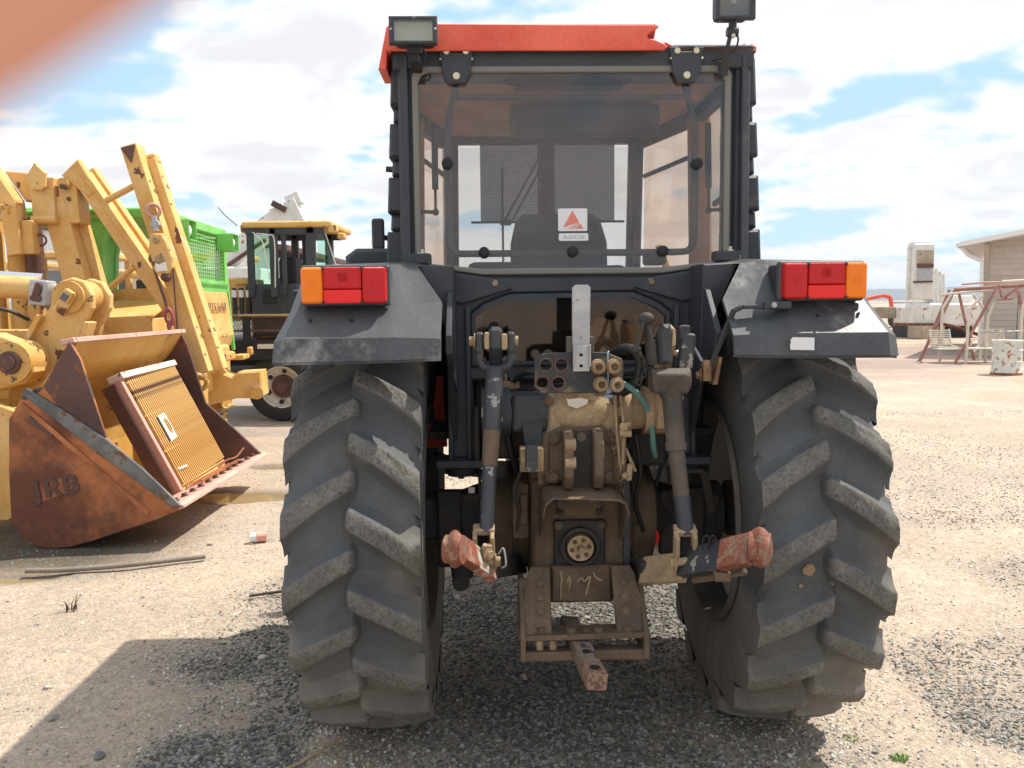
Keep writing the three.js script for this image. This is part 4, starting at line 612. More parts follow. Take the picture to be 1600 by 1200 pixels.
  { // left lift rod with its clevis
    const L = part('lift_rod', T);
    K().tube([[-0.352, 1.49, 0.60], [-0.352, 1.42, 0.605], [-0.338, 1.395, 0.61], [-0.302, 1.388, 0.612], [-0.264, 1.395, 0.61], [-0.250, 1.42, 0.605], [-0.250, 1.49, 0.60]], 0.014, 10, 60, 0.2).box(0.028, 0.07, 0.045, [-0.352, 1.475, 0.60], undefined, 0.010).box(0.028, 0.07, 0.045, [-0.250, 1.475, 0.60], undefined, 0.010).build('clevis', M.blackPaint, L);
    K().cyl([-0.378, 1.480, 0.60], [-0.226, 1.480, 0.60], 0.016, 0.016, 18).bolt([-0.366, 1.480, 0.60], [-1, 0, 0], 0.018, 0.02).box(0.018, 0.055, 0.05, [-0.328, 1.482, 0.61]).box(0.020, 0.052, 0.05, [-0.272, 1.478, 0.61]).build('clevis_pin', M.castDusty, L);
    K().cyl([-0.303, 1.39, 0.612], [-0.316, 1.195, 0.655], 0.030, 0.029, 24).build('rod_sleeve', M.blackPaint, L);
    K().cyl([-0.316, 1.195, 0.655], [-0.324, 1.085, 0.68], 0.0285, 0.025, 24).build('threaded_rod', M.castBrown, L);
    K().cyl([-0.324, 1.085, 0.68], [-0.338, 0.885, 0.755], 0.024, 0.022, 24).cyl([-0.327, 1.05, 0.69], [-0.328, 1.04, 0.693], 0.026, 0.026, 20).build('lower_rod', M.blackPaint, L);
    K().box(0.014, 0.115, 0.05, [-0.372, 0.835, 0.765], [0.3, 0, 0.03], 0.006).box(0.014, 0.125, 0.05, [-0.318, 0.83, 0.765], [0.3, 0, 0.03], 0.006).box(0.068, 0.022, 0.045, [-0.345, 0.895, 0.75], [0.3, 0, 0], 0.006).cyl([-0.39, 0.80, 0.78], [-0.30, 0.80, 0.78], 0.013).bolt([-0.31, 0.80, 0.78], [1, 0, 0], 0.017, 0.016).build('rod_fork', M.castDusty, L);
    K().tube([[-0.30, 0.83, 0.80], [-0.285, 0.85, 0.81], [-0.278, 0.80, 0.81], [-0.29, 0.785, 0.80]], 0.003).build('linch_pin', M.zinc, L);
  }
  { // right lift rod with levelling gearbox and crank
    const L = part('lift_rod', T);
    K().plate([[0.225, 1.40], [0.222, 1.50], [0.238, 1.53], [0.262, 1.53], [0.27, 1.50], [0.265, 1.40]], 0.60, 0.055, [], 0.012).box(0.05, 0.12, 0.04, [0.325, 1.44, 0.60], [0, 0, -0.1], 0.012).box(0.034, 0.05, 0.03, [0.318, 1.50, 0.60]).build('arm_yoke', M.blackPaint, L);
    K().box(0.125, 0.075, 0.10, [0.262, 1.345, 0.63], [0.1, 0, -0.03], 0.018).cyl([0.20, 1.35, 0.64], [0.325, 1.35, 0.64], 0.038, 0.038, 24).cyl([0.263, 1.33, 0.64], [0.27, 1.28, 0.65], 0.044, 0.032, 24).build('levelling_box', M.castGrey, L);
    K().cyl([0.268, 1.29, 0.65], [0.274, 1.15, 0.682], 0.032, 0.031, 24).cyl([0.274, 1.15, 0.682], [0.275, 1.125, 0.688], 0.035, 0.033, 24).cyl([0.275, 1.125, 0.688], [0.284, 0.985, 0.73], 0.0265, 0.0255, 24).build('rod_sleeve', M.castGrey, L);
    K().cyl([0.284, 0.985, 0.73], [0.290, 0.87, 0.77], 0.027, 0.025, 24).build('lower_rod', M.blackPaint, L);
    K().box(0.014, 0.12, 0.05, [0.257, 0.825, 0.782], [0.3, 0, 0.05], 0.006).box(0.014, 0.115, 0.05, [0.312, 0.83, 0.782], [0.3, 0, 0.05], 0.006).box(0.07, 0.022, 0.05, [0.288, 0.885, 0.765], [0.3, 0, 0], 0.006).cyl([0.24, 0.79, 0.795], [0.335, 0.80, 0.795], 0.013).bolt([0.25, 0.79, 0.795], [-1, 0, 0], 0.017, 0.016).build('rod_fork', M.castDusty, L);
    K().cyl([0.205, 1.40, 0.64], [0.198, 1.48, 0.64], 0.020, 0.017, 18).cyl([0.198, 1.48, 0.64], [0.188, 1.535, 0.64], 0.011, 0.010, 14).ball(0.026, [0.185, 1.548, 0.64], 1, 0.8, 0.9).beam([0.178, 1.55, 0.65], [0.152, 1.46, 0.66], 0.012, 0.016).ball(0.015, [0.15, 1.452, 0.66]).build('levelling_crank', M.castDark, L);
    const ch = K(); for (let i = 0; i < 9; i++) { const t = new THREE.TorusGeometry(0.0085, 0.0026, 6, 12); t.scale(0.75, 1.25, 1); t.rotateY(i % 2 ? Math.PI / 2 : 0.2); ch.add(t, [0.150 + 0.028 * Math.sin(i * 0.35), 1.445 - i * 0.0125, 0.66]); } ch.build('crank_chain', M.castDark, L);
  }
  // lower links, each with a rust-orange ball end
  { const L = part('lower_link', T);
    K().beam([-0.20, 0.58, 0.10], [-0.335, 0.775, 0.76], 0.028, 0.075, 0.006).build('link_bar', M.castDark, L);
    K().beam([-0.325, 0.765, 0.74], [-0.405, 0.873, 0.90], 0.030, 0.085, 0.006).build('painted_bar', worn('chipped_grey_bar', { N: 256, c: [0.30, 0.30, 0.25], c2: [0.40, 0.38, 0.32], chips: [0.34, 0.09, 0.04], chipAmt: 0.5, rough: [0.6, 0.85], size: 0.25, seed: 47, bump: 0.001 }), L);
    K().beam([-0.375, 0.835, 0.845], [-0.412, 0.882, 0.915], 0.033, 0.088, 0.008).ball(0.050, [-0.428, 0.890, 0.945], 0.55, 1.12, 1).cyl([-0.455, 0.890, 0.94], [-0.402, 0.890, 0.955], 0.041, 0.041, 26).build('ball_end', M.orange, L);
    K().box(0.03, 0.045, 0.03, [-0.335, 0.84, 0.80], undefined, 0.005).bolt([-0.33, 0.835, 0.815], [0.6, 0, 0.8], 0.012, 0.014).build('link_bolt', M.castDusty, L); }
  { const L = part('lower_link', T);
    K().beam([0.17, 0.56, 0.10], [0.20, 0.695, 0.60], 0.028, 0.07, 0.006).box(0.03, 0.085, 0.06, [0.192, 0.695, 0.585], [0, 0, 0.15], 0.01).build('link_root', M.castDark, L);
    K().beam([0.19, 0.70, 0.59], [0.285, 0.775, 0.79], 0.030, 0.095, 0.006).build('link_sleeve', M.castDusty, L);
    K().beam([0.275, 0.780, 0.77], [0.425, 0.880, 0.985], 0.028, 0.095, 0.006).bolt([0.325, 0.812, 0.86], [-0.3, 0, 1], 0.017, 0.01).build('link_bar', M.blackPaint, L);
    K().beam([0.36, 0.845, 0.91], [0.43, 0.893, 1.0], 0.032, 0.10, 0.008).ball(0.054, [0.444, 0.900, 1.02], 0.62, 1.10, 0.95).cyl([0.415, 0.902, 1.01], [0.472, 0.902, 1.03], 0.043, 0.041, 26).build('ball_end', M.orange, L);
    const sp = K(); for (const o of [0, 0.02]) sp.tube([[0.318 + o, 0.85, 0.86], [0.322 + o, 0.885, 0.86], [0.335 + o, 0.892, 0.86], [0.342 + o, 0.87, 0.86], [0.34 + o, 0.848, 0.86]], 0.003, 6); sp.build('link_spring', M.dark, L);
    K().beam([0.30, 0.742, 0.82], [0.42, 0.815, 0.97], 0.02, 0.02).box(0.05, 0.03, 0.03, [0.36, 0.79, 0.93]).build('latch', M.castBrown, L); }
  P('red_cap', M.redRef, (k) => k.cyl([0.275, 0.70, 0.10], [0.28, 0.70, 0.18], 0.045, 0.045, 28));
  P('axle_plug', M.castDark, (k) => { k.cyl([-0.43, 0.66, 0.25], [-0.43, 0.60, 0.3], 0.05, 0.04, 20); k.box(0.02, 0.03, 0.02, [-0.41, 0.68, 0.35]); k.cyl([-0.46, 0.72, 0.1], [-0.43, 0.62, 0.45], 0.035, 0.03, 16); });
  P('axle_sticker', M.whitePlain, (k) => k.box(0.024, 0.022, 0.003, [-0.395, 0.895, 0.175], undefined, 0));
  // top link bracket
  P('top_link_bracket', M.castBrown, (k) => { k.plate([[-0.125, 1.16], [-0.125, 0.995], [0.10, 0.995], [0.10, 1.16], [0.06, 1.185], [-0.08, 1.185]], 0.49, 0.03, [], 0.006); for (const x of [-0.062, 0.038]) k.plate([[-0.50, 0.965], [-0.585, 0.985], [-0.612, 1.03], [-0.612, 1.14], [-0.595, 1.175], [-0.50, 1.18]], -0.016, 0.032, [[-0.585, 1.125, 0.012], [-0.585, 1.065, 0.012], [-0.585, 1.01, 0.012]], 0.005).list.slice(-1).forEach((g) => { g.rotateY(Math.PI / 2); g.translate(x, 0, 0); }); });
  P('bracket_web', M.castDark, (k) => k.box(0.072, 0.20, 0.02, [-0.012, 1.07, 0.525]));
  for (const [x, y] of [[-0.105, 1.145], [-0.013, 1.15], [0.078, 1.145], [-0.108, 1.015], [0.08, 1.015]]) P('bracket_bolt', M.castBrown, (k) => k.bolt([x, y, 0.52], [0, 0, 1], 0.017, 0.016));
  for (const y of [1.135, 1.075]) P('bracket_pin', M.castDusty, (k) => k.cyl([-0.075, y, 0.60], [-0.04, y, 0.60], 0.020, 0.020, 16));
  // hydraulic coupler plate: four empty holes at the left, four couplers at the right
  { const o = part('coupler_plate', T), hs = [[-0.134, 1.397], [-0.082, 1.397], [-0.146, 1.338], [-0.093, 1.337]];
    K().plate([[-0.172, 1.325], [-0.172, 1.415], [-0.145, 1.436], [-0.005, 1.440], [0.07, 1.436], [0.118, 1.415], [0.124, 1.395], [0.122, 1.33], [0.10, 1.303], [-0.148, 1.303]], 0.552, 0.012, hs.map(([x, y]) => [x, y, 0.0205]), 0.002).build('steel_plate', worn('coupler_plate_paint', { c: [0.028, 0.030, 0.034], c2: [0.045, 0.047, 0.05], rough: [0.5, 0.8], dust: [0.32, 0.24, 0.15], dustAmt: 0.62, bump: 0.001, size: 0.9, seed: 49, speck: 0.25 }), o);
    for (const [x, y] of hs) { const t = new THREE.TorusGeometry(0.0215, 0.0016, 6, 30); K().add(t, [x, y, 0.5642]).build('hole_rim', M.orange, o); }
    for (const [x, y] of [[0.038, 1.390], [0.090, 1.390], [0.047, 1.332], [0.100, 1.330]]) { const c = part('coupler', T); K().cyl([x, y, 0.56], [x, y, 0.585], 0.026, 0.025, 26).lathe([[0.021, 0.0], [0.0205, 0.016], [0.017, 0.018], [0.0125, 0.018], [0.0115, 0.004], [0.0, 0.003]], 'z', [x, y, 0.584], 26).build('coupler_body', M.castDusty, c); K().cyl([x, y, 0.585], [x, y, 0.594], 0.006, 0.005, 14).build('coupler_valve', M.castBrown, c); } }
  P('rubber_pad', worn('grey_rubber_pad', { N: 256, c: [0.09, 0.078, 0.065], c2: [0.12, 0.10, 0.085], rough: [0.8, 0.9], size: 0.2, seed: 51 }), (k) => k.box(0.092, 0.075, 0.03, [-0.019, 1.452, 0.545], undefined, 0.004));
  P('bracket_strip', M.zinc, (k) => { k.plate([[-0.046, 1.46], [-0.046, 1.650], [-0.036, 1.660], [0.006, 1.660], [0.015, 1.650], [0.012, 1.46]], 0.560, 0.005, [[-0.016, 1.648, 0.003], [-0.018, 1.487, 0.004]], 0.0015); k.plate([[-0.045, 1.375], [-0.045, 1.462], [0.012, 1.462], [0.010, 1.375]], 0.571, 0.005, [[[-0.023, 1.425], [-0.013, 1.425], [-0.013, 1.434], [-0.023, 1.434]], [[-0.023, 1.389], [-0.013, 1.389], [-0.013, 1.398], [-0.023, 1.398]]], 0.001); k.box(0.006, 0.075, 0.02, [-0.043, 1.428, 0.58]); k.box(0.006, 0.075, 0.02, [0.010, 1.428, 0.58]); });
  // PTO: square flange, six-hole stub, bent sheet shield over it
  { const o = part('power_take_off', T);
    K().box(0.18, 0.19, 0.025, [-0.014, 0.752, 0.458], undefined, 0.010).lathe([[0.068, 0.0], [0.068, 0.024], [0.056, 0.028], [0.056, 0.004], [0, 0.003]], 'z', [-0.014, 0.757, 0.468], 40).build('flange', M.castDark, o);
    K().cyl([-0.014, 0.757, 0.47], [-0.014, 0.757, 0.505], 0.046, 0.045, 36).build('stub_flange', M.castDusty, o);
    const b = K(); for (let i = 0; i < 6; i++) { const a = i / 6 * 6.283 + 0.2; b.cyl([-0.014 + 0.030 * Math.cos(a), 0.757 + 0.030 * Math.sin(a), 0.504], [-0.014 + 0.030 * Math.cos(a), 0.757 + 0.030 * Math.sin(a), 0.509], 0.008, 0.0075, 14); } b.build('flange_bolt', M.castBrown, o); K().cyl([-0.014, 0.757, 0.505], [-0.012, 0.755, 0.530], 0.014, 0.011, 18).build('stub', M.castDusty, o);
    for (const [x, y] of [[-0.088, 0.83], [0.06, 0.83], [-0.088, 0.675], [0.06, 0.675]]) K().bolt([x, y, 0.47], [0, 0, 1], 0.010, 0.010).build('flange_corner_bolt', M.castBrown, o);
    K().plate([[-0.085, 0.965], [-0.095, 0.90], [-0.07, 0.86], [0.045, 0.86], [0.07, 0.90], [0.06, 0.965]], 0.448, 0.014, [], 0.004).build('cover_plate', M.castBrown, o);
    for (const [x, y] of [[-0.08, 0.875], [0.055, 0.875], [-0.075, 0.955], [0.05, 0.955]]) K().bolt([x, y, 0.46], [0, 0, 1], 0.009, 0.009).build('cover_bolt', M.castDark, o);
    const out = [[-0.155, 0.80], [-0.155, 0.93], [-0.148, 0.965], [-0.125, 0.985], [-0.02, 0.982], [0.09, 0.972], [0.118, 0.955], [0.126, 0.925], [0.128, 0.78]], inn = out.map(([x, y]) => [lerp(x, -0.014, 0.03), lerp(y, 0.80, 0.025)]).reverse(); inn[0][1] = 0.78; inn[inn.length - 1][1] = 0.80;
    const k = K(); k.plate([...out, ...inn], 0.43, 0.25, [], 0.001); const g = k.list[0], p = g.attributes.position; for (let i = 0; i < p.count; i++) { const z = p.getZ(i), x = p.getX(i), y = p.getY(i); if (z > 0.6) { p.setZ(i, z - 0.16 * sstep(0.93, 0.80, y) + 0.012 * Math.sin(x * 40)); p.setY(i, y - (y > 0.9 ? 0.010 + 0.006 * Math.sin(x * 30 + 1) : 0)); } } g.computeVertexNormals(); k.build('shield', M.castBrown, o); }
  // gearbox side details
  P('side_bracket', M.castBrown, (k) => { k.box(0.06, 0.20, 0.05, [-0.215, 0.86, 0.36], undefined, 0.008); k.box(0.03, 0.11, 0.02, [-0.205, 0.87, 0.39]); k.bolt([-0.22, 0.95, 0.385], [-0.2, 0.2, 1], 0.012, 0.012); });
  for (const [x, y] of [[-0.155, 0.94], [-0.16, 0.62], [0.13, 0.62], [0.135, 0.70], [-0.16, 0.86], [0.135, 0.88]]) P('gearbox_bolt', M.castBrown, (k) => k.bolt([x, y, 0.452], [0, 0, 1], 0.012, 0.012));
  P('control_rod', M.blackPaint, (k) => { k.beam([0.152, 0.66, 0.47], [0.142, 1.03, 0.50], 0.024, 0.016, 0.004); });
  P('linkage', M.castDusty, (k) => { k.pipe([[0.098, 1.29, 0.545], [0.105, 1.14, 0.555], [0.118, 1.02, 0.55]], 0.0055, 8); k.pipe([[0.118, 1.29, 0.54], [0.128, 1.18, 0.555], [0.122, 1.06, 0.56]], 0.0055, 8); k.box(0.03, 0.022, 0.03, [0.125, 1.185, 0.56], [0, 0, 0.2]); k.cyl([0.11, 1.165, 0.565], [0.15, 1.163, 0.565], 0.012, 0.012, 12); k.cyl([0.115, 1.19, 0.565], [0.148, 1.195, 0.565], 0.009, 0.009, 12); k.box(0.022, 0.06, 0.02, [0.146, 1.03, 0.55], [0, 0, -0.1], 0.008); k.ball(0.012, [0.13, 1.02, 0.56]); k.box(0.012, 0.09, 0.012, [0.152, 1.07, 0.54], [0, 0, 0.4]); });
  { const ch = K(); for (let i = 0; i < 12; i++) { const t = new THREE.TorusGeometry(0.012, 0.0028, 6, 14); t.scale(0.65, 1.3, 1); t.rotateY(i % 2 ? 1.4 : 0.2); ch.add(t, [0.082 + i * 0.0042, 1.165 - i * 0.0185, 0.55 + 0.01 * Math.sin(i)]); } ch.build('safety_chain', M.castBrown, T); }
  P('cable_tie', flat('pale_blue_cord', [0.22, 0.33, 0.44], 0.6), (k) => { k.tube([[0.075, 1.440, 0.56], [0.070, 1.43, 0.575], [0.071, 1.37, 0.573], [0.073, 1.31, 0.572]], 0.0028); k.box(0.02, 0.022, 0.008, [0.073, 1.312, 0.572], [0, 0, 0.1]); k.box(0.030, 0.010, 0.008, [0.073, 1.292, 0.572], undefined, 0.003); });
  P('teal_hose', M.teal, (k) => k.tube([[0.10, 1.335, 0.50], [0.135, 1.325, 0.53], [0.175, 1.295, 0.53], [0.215, 1.24, 0.50], [0.235, 1.17, 0.48], [0.245, 1.10, 0.46], [0.26, 1.06, 0.42]], 0.010, 10));
  P('hydraulic_hose', M.hose, (k) => { k.tube([[0.10, 1.42, 0.46], [0.13, 1.445, 0.50], [0.165, 1.44, 0.53], [0.185, 1.40, 0.53], [0.175, 1.34, 0.52], [0.14, 1.30, 0.50], [0.10, 1.29, 0.46]], 0.016, 10); });
  P('hydraulic_hose', M.hose, (k) => { k.tube([[0.12, 1.35, 0.40], [0.22, 1.36, 0.44], [0.23, 1.28, 0.42], [0.2, 1.15, 0.38], [0.15, 1.05, 0.36]], 0.013, 10); k.tube([[-0.24, 1.33, 0.3], [-0.26, 1.2, 0.36], [-0.25, 1.08, 0.36], [-0.22, 0.98, 0.3]], 0.012, 8); });
  for (const [pts, r, m] of [[[[-0.05, 1.30, 0.34], [-0.16, 1.36, 0.40], [-0.23, 1.33, 0.36], [-0.28, 1.22, 0.30], [-0.30, 1.05, 0.2]], 0.010, M.hose], [[[0.06, 1.31, 0.50], [0.02, 1.33, 0.47], [-0.06, 1.32, 0.44], [-0.12, 1.31, 0.38]], 0.008, M.hose], [[[-0.21, 1.02, 0.40], [-0.24, 0.94, 0.42], [-0.22, 0.86, 0.40], [-0.24, 0.74, 0.36], [-0.23, 0.64, 0.3]], 0.007, M.castDark], [[[0.19, 1.14, 0.42], [0.21, 1.0, 0.40], [0.20, 0.88, 0.36], [0.24, 0.76, 0.3]], 0.009, M.hose], [[[0.33, 1.28, 0.26], [0.30, 1.18, 0.30], [0.32, 1.05, 0.28], [0.30, 0.92, 0.24]], 0.008, M.hose]]) P('hose_run', m, (k) => k.tube(pts, r, 8));
  for (const [x, y, z] of [[-0.12, 1.27, 0.50], [0.11, 1.26, 0.50], [-0.13, 1.0, 0.50], [0.12, 1.2, 0.505]]) P('housing_stud', M.castBrown, (k) => k.bolt([x, y, z], [0, 0.2, 1], 0.011, 0.012));
  P('filler_cap', M.castDusty, (k) => { k.cyl([-0.255, 1.30, 0.33], [-0.255, 1.322, 0.33], 0.042, 0.040, 26); k.cyl([-0.255, 1.25, 0.33], [-0.255, 1.30, 0.33], 0.03, 0.03, 20); k.cyl([-0.262, 1.322, 0.33], [-0.264, 1.35, 0.33], 0.005, 0.004, 10); });
  P('underside_frame', M.castDark, (k) => { k.box(0.74, 0.30, 0.5, [-0.012, 1.16, -0.08], undefined, 0.02); k.box(0.16, 0.16, 0.2, [-0.27, 1.12, 0.22], undefined, 0.02); k.box(0.14, 0.2, 0.2, [0.26, 1.1, 0.2], undefined, 0.02); k.box(0.02, 0.2, 0.2, [-0.37, 1.12, 0.2]); k.cyl([-0.3, 1.02, 0.28], [-0.3, 0.96, 0.3], 0.05, 0.05, 18); k.box(0.5, 0.05, 0.05, [-0.012, 1.30, 0.2]); });
  P('brake_rod', M.castDark, (k) => { k.cyl([-0.56, 0.955, -0.3], [-0.28, 0.905, 0.05], 0.014, 0.014, 12); k.cyl([-0.365, 1.02, 0.2], [-0.362, 0.88, 0.2], 0.006, 0.006, 8); k.beam([0.42, 1.0, 0.28], [0.37, 0.8, 0.25], 0.012, 0.03); k.beam([0.36, 0.99, 0.33], [0.455, 0.985, 0.33], 0.016, 0.03); k.beam([0.455, 0.985, 0.33], [0.50, 0.82, 0.28], 0.014, 0.03); });
  // drawbar hanger: two flared side plates, front plate, channel, and the bar itself
  { const o = part('drawbar_frame', T);
    for (const s of [-1, 1]) { const k = K(); k.plate([[s * 0.106, 0], [s * 0.172, 0], [s * 0.186, -0.03], [s * 0.222, -0.245], [s * 0.108, -0.245]], 0, 0.02, [], 0.004).list.slice(-1).forEach((g) => { g.rotateX(-0.56); g.translate(-0.016, 0.688, 0.495); }); k.plate([[-0.40, 0.64], [-0.52, 0.66], [-0.655, 0.50], [-0.655, 0.42], [-0.40, 0.42]], -0.009, 0.018, [], 0.003).list.slice(-1).forEach((g) => { g.rotateY(Math.PI / 2); g.translate(s * 0.205 - 0.016, 0, 0); }); k.build('side_plate', M.castBrown, o); for (const y of [0.645, 0.605, 0.565]) K().bolt([s * 0.143 - 0.016, y, 0.519 + (0.688 - y) * 0.627], [0, 0.5, 1], 0.011, 0.010).build('plate_bolt', M.castBrown, o); }
    K().plate([[-0.115, 0.69], [0.095, 0.69], [0.098, 0.56], [-0.118, 0.56]], 0.455, 0.04, [], 0.008).build('front_plate', M.castBrown, o);
    K().plate([[-0.225, 0.505], [0.196, 0.510], [0.198, 0.490], [-0.228, 0.486]], 0.56, 0.09, [], 0.003).plate([[-0.228, 0.448], [0.198, 0.452], [0.198, 0.420], [-0.228, 0.416]], 0.60, 0.05, [], 0.003).box(0.42, 0.012, 0.10, [-0.016, 0.422, 0.60]).build('channel', M.castBrown, o);
    for (const x of [-0.165, -0.12]) K().cyl([x, 0.425, 0.62], [x, 0.49, 0.62], 0.013, 0.013, 14).build('channel_spacer', M.castDusty, o);
    for (const [x, z] of [[-0.16, 0.62], [-0.06, 0.63], [0.03, 0.63], [0.13, 0.625]]) K().bolt([x, 0.507, z], [0, 1, 0], 0.017, 0.018).build('channel_bolt', M.castBrown, o);
    // welded scribbles
    K().tube([[-0.085, 0.675, 0.497], [-0.08, 0.65, 0.497], [-0.084, 0.60, 0.497], [-0.082, 0.575, 0.497]], 0.0035, 6).tube([[-0.06, 0.635, 0.497], [-0.055, 0.655, 0.497], [-0.05, 0.64, 0.497], [-0.055, 0.61, 0.497]], 0.0028, 6).tube([[-0.025, 0.635, 0.497], [-0.01, 0.65, 0.497], [0.0, 0.638, 0.497], [0.02, 0.655, 0.497], [0.012, 0.62, 0.497], [0.005, 0.59, 0.497]], 0.003, 6).tube([[0.03, 0.67, 0.497], [0.04, 0.65, 0.497], [0.06, 0.64, 0.497]], 0.003, 6).build('weld_bead', M.castDusty, o);
  }
  { const o = part('drawbar', T), bar = worn('worn_drawbar', { N: 256, c: [0.17, 0.12, 0.085], c2: [0.26, 0.195, 0.14], chips: [0.05, 0.055, 0.075], chipAmt: 0.34, rough: [0.5, 0.8], size: 0.3, seed: 53, bump: 0.001 }), tip = worn('rusty_drawbar_end', { N: 256, c: [0.20, 0.10, 0.06], c2: [0.28, 0.17, 0.11], chips: [0.12, 0.07, 0.05], chipAmt: 0.4, rough: [0.7, 0.9], size: 0.2, seed: 54, bump: 0.002 });
    K().beam([-0.050, 0.462, 0.42], [-0.013, 0.452, 0.80], 0.062, 0.050, 0.004, 0).build('bar', bar, o); K().beam([-0.013, 0.452, 0.80], [-0.004, 0.449, 0.885], 0.064, 0.056, 0.006, 0).build('bar_end', tip, o); K().cyl([-0.02, 0.477, 0.72], [-0.02, 0.481, 0.72], 0.014, 0.014, 20).cyl([-0.008, 0.480, 0.845], [-0.008, 0.4815, 0.845], 0.016, 0.016, 20).build('pin_hole', M.dark, o); }
}
// ---------------------------------------------------------------- machines on the left of the yard
const put = (kit, name, mat, parent, off) => { const m = kit.build(name, mat, parent); m.position.sub(V(...off)); return m; };   // world coordinates into a group at off
const turnX = (k, n = 1) => { k.list.slice(-n).forEach((g) => g.rotateY(Math.PI / 2)); return k; };

// yellow front loader whose rusty bucket lies in the gravel
{
  const o = [-3.6, 0, -6.5], t = thing('front_loader', 'yellow front loader at the left edge with a rusty bucket resting on the gravel', 'loader', o);
  const b = part('bucket', t), W = (k, n, m, par = t) => put(k, n, m, par, o);
  const side = [[-2.88, 1.38], [-2.82, 1.27], [-2.68, 0.75], [-2.45, 0.53], [-2.21, 0.29], [-2.24, 0.25], [-2.39, 0.19], [-2.79, 0.06], [-2.96, 0.015], [-3.11, 0.005], [-3.20, 0.03], [-3.28, 0.09], [-3.34, 0.20], [-3.335, 0.52], [-3.31, 0.88], [-3.19, 1.06], [-3.08, 1.09], [-2.99, 1.23]];
  W(K().plate(side, -5.625, 0.03, [], 0.005), 'side_plate', M.rust, b);
  W(K().plate([[-3.07, 1.09], [-2.88, 1.385], [-2.82, 1.275], [-2.675, 0.752], [-2.72, 0.74], [-2.95, 0.93]], -5.60, 0.012, [], 0.003), 'upper_cheek', M.rustDark, b);
  W(K().plate([[-3.21, 1.05], [-3.17, 1.085], [-2.93, 0.93], [-2.66, 0.735], [-2.44, 0.545], [-2.20, 0.295], [-2.25, 0.28], [-2.41, 0.40], [-2.74, 0.66]], -5.597, 0.022, [], 0.004), 'wear_bar', M.steel, b);
  W(K().beam([-3.22, 0.98, -5.592], [-2.42, 0.24, -5.592], 0.035, 0.012, 0.004), 'weld_rib', M.rust, b);
  W(K().plate(side.map(([x, y]) => [x - 0.03, y + 0.01]), -7.56, 0.03, [], 0.005), 'side_plate', M.rustDark, b);
  const prof = [[-2.89, 1.37], [-3.0, 1.2], [-3.14, 1.05], [-3.26, 0.86], [-3.30, 0.5], [-3.29, 0.22], [-3.23, 0.10], [-3.10, 0.035], [-2.80, 0.09], [-2.42, 0.215]];
  const strip = (p, d, z0, z1) => { const s = [...p, ...p.slice().reverse().map(([x, y], i, a) => [x + d * 0.9, y + d * (i < 5 ? 1 : 0.2)])]; return K().plate(s, z1, z0 - z1, [], 0.001); };
  W(strip(prof.slice(0, 4), 0.018, -5.63, -7.53), 'back_sheet', M.yellowIn, b); W(strip(prof.slice(3, 7), 0.018, -5.63, -7.53), 'back_sheet', M.yellowIn, b); W(strip(prof.slice(6), 0.02, -5.63, -7.53), 'floor_sheet', M.yellowIn, b);
  W(K().box(0.10, 0.035, 1.94, [-2.91, 1.385, -6.58], [0, 0, 0.2], 0.006), 'top_lip', M.pinkEdge, b);
  W(K().plate([[-2.46, 0.20], [-2.20, 0.265], [-2.185, 0.275], [-2.19, 0.29], [-2.23, 0.30], [-2.46, 0.245]], -7.60, 2.0, [], 0.004), 'cutting_edge', M.pinkEdge, b);
  for (let i = 0; i < 12; i++) { const z = -5.75 - i * 0.158; W(K().bolt([-2.30, 0.285, z], [-0.25, 1, 0], 0.020, 0.022), 'edge_bolt', M.rustDark, b); }
  W(K().add(letters('JRB', 0.125, 0.014, 1.15), [-3.035, 0.405, -5.598], [0, 0, 0.17]), 'raised_letters', M.rustDark, b); W(K().plate([[-3.165, 0.335], [-3.15, 0.44], [-2.93, 0.50], [-2.905, 0.44], [-2.935, 0.39], [-3.13, 0.32]], -5.604, 0.010, [], 0.004), 'letter_plate', M.rust, b);
  W(K().plate([[-3.19, 0.86], [-3.17, 0.90], [-3.02, 0.80], [-3.03, 0.755]], -5.600, 0.012, [], 0.003), 'maker_plate', M.rustDark, b);
  // arms and linkage behind the bucket
  W(K().plate([[-6.2, 1.10], [-6.2, 1.42], [-4.4, 1.44], [-3.69, 1.43], [-3.54, 1.37], [-3.43, 1.28], [-3.42, 1.15], [-3.50, 1.07], [-3.72, 1.01], [-4.00, 0.95], [-5.0, 0.9]], -6.28, 0.16, [], 0.01), 'lift_arm', M.yellow); W(K().plate([[-6.2, 1.10], [-6.2, 1.42], [-4.4, 1.44], [-3.69, 1.43], [-3.54, 1.37], [-3.43, 1.28], [-3.42, 1.15], [-3.50, 1.07], [-3.72, 1.01], [-4.00, 0.95], [-5.0, 0.9]], -7.1, 0.16, [], 0.01), 'lift_arm', M.yellow);
  W(K().cyl([-3.57, 1.22, -6.32], [-3.57, 1.22, -6.09], 0.155, 0.150, 32), 'arm_boss', M.yellowRust); W(K().cyl([-3.57, 1.22, -6.1], [-3.57, 1.22, -6.07], 0.085, 0.08, 28).cyl([-3.57, 1.22, -6.075], [-3.57, 1.22, -6.055], 0.05, 0.05, 20), 'arm_pin', M.rustDark);
  const lev = [[-3.44, 1.62], [-3.42, 1.72], [-3.36, 1.80], [-3.27, 1.83], [-3.18, 1.80], [-3.12, 1.70], [-3.13, 1.60], [-3.20, 1.48], [-3.26, 1.30], [-3.34, 1.02], [-3.50, 0.90], [-3.80, 0.90], [-3.80, 1.05], [-3.67, 1.24], [-3.54, 1.47]];
  for (const z of [-6.50, -6.78]) W(K().plate(lev, z, 0.07, [], 0.010), 'tilt_lever', M.yellow);
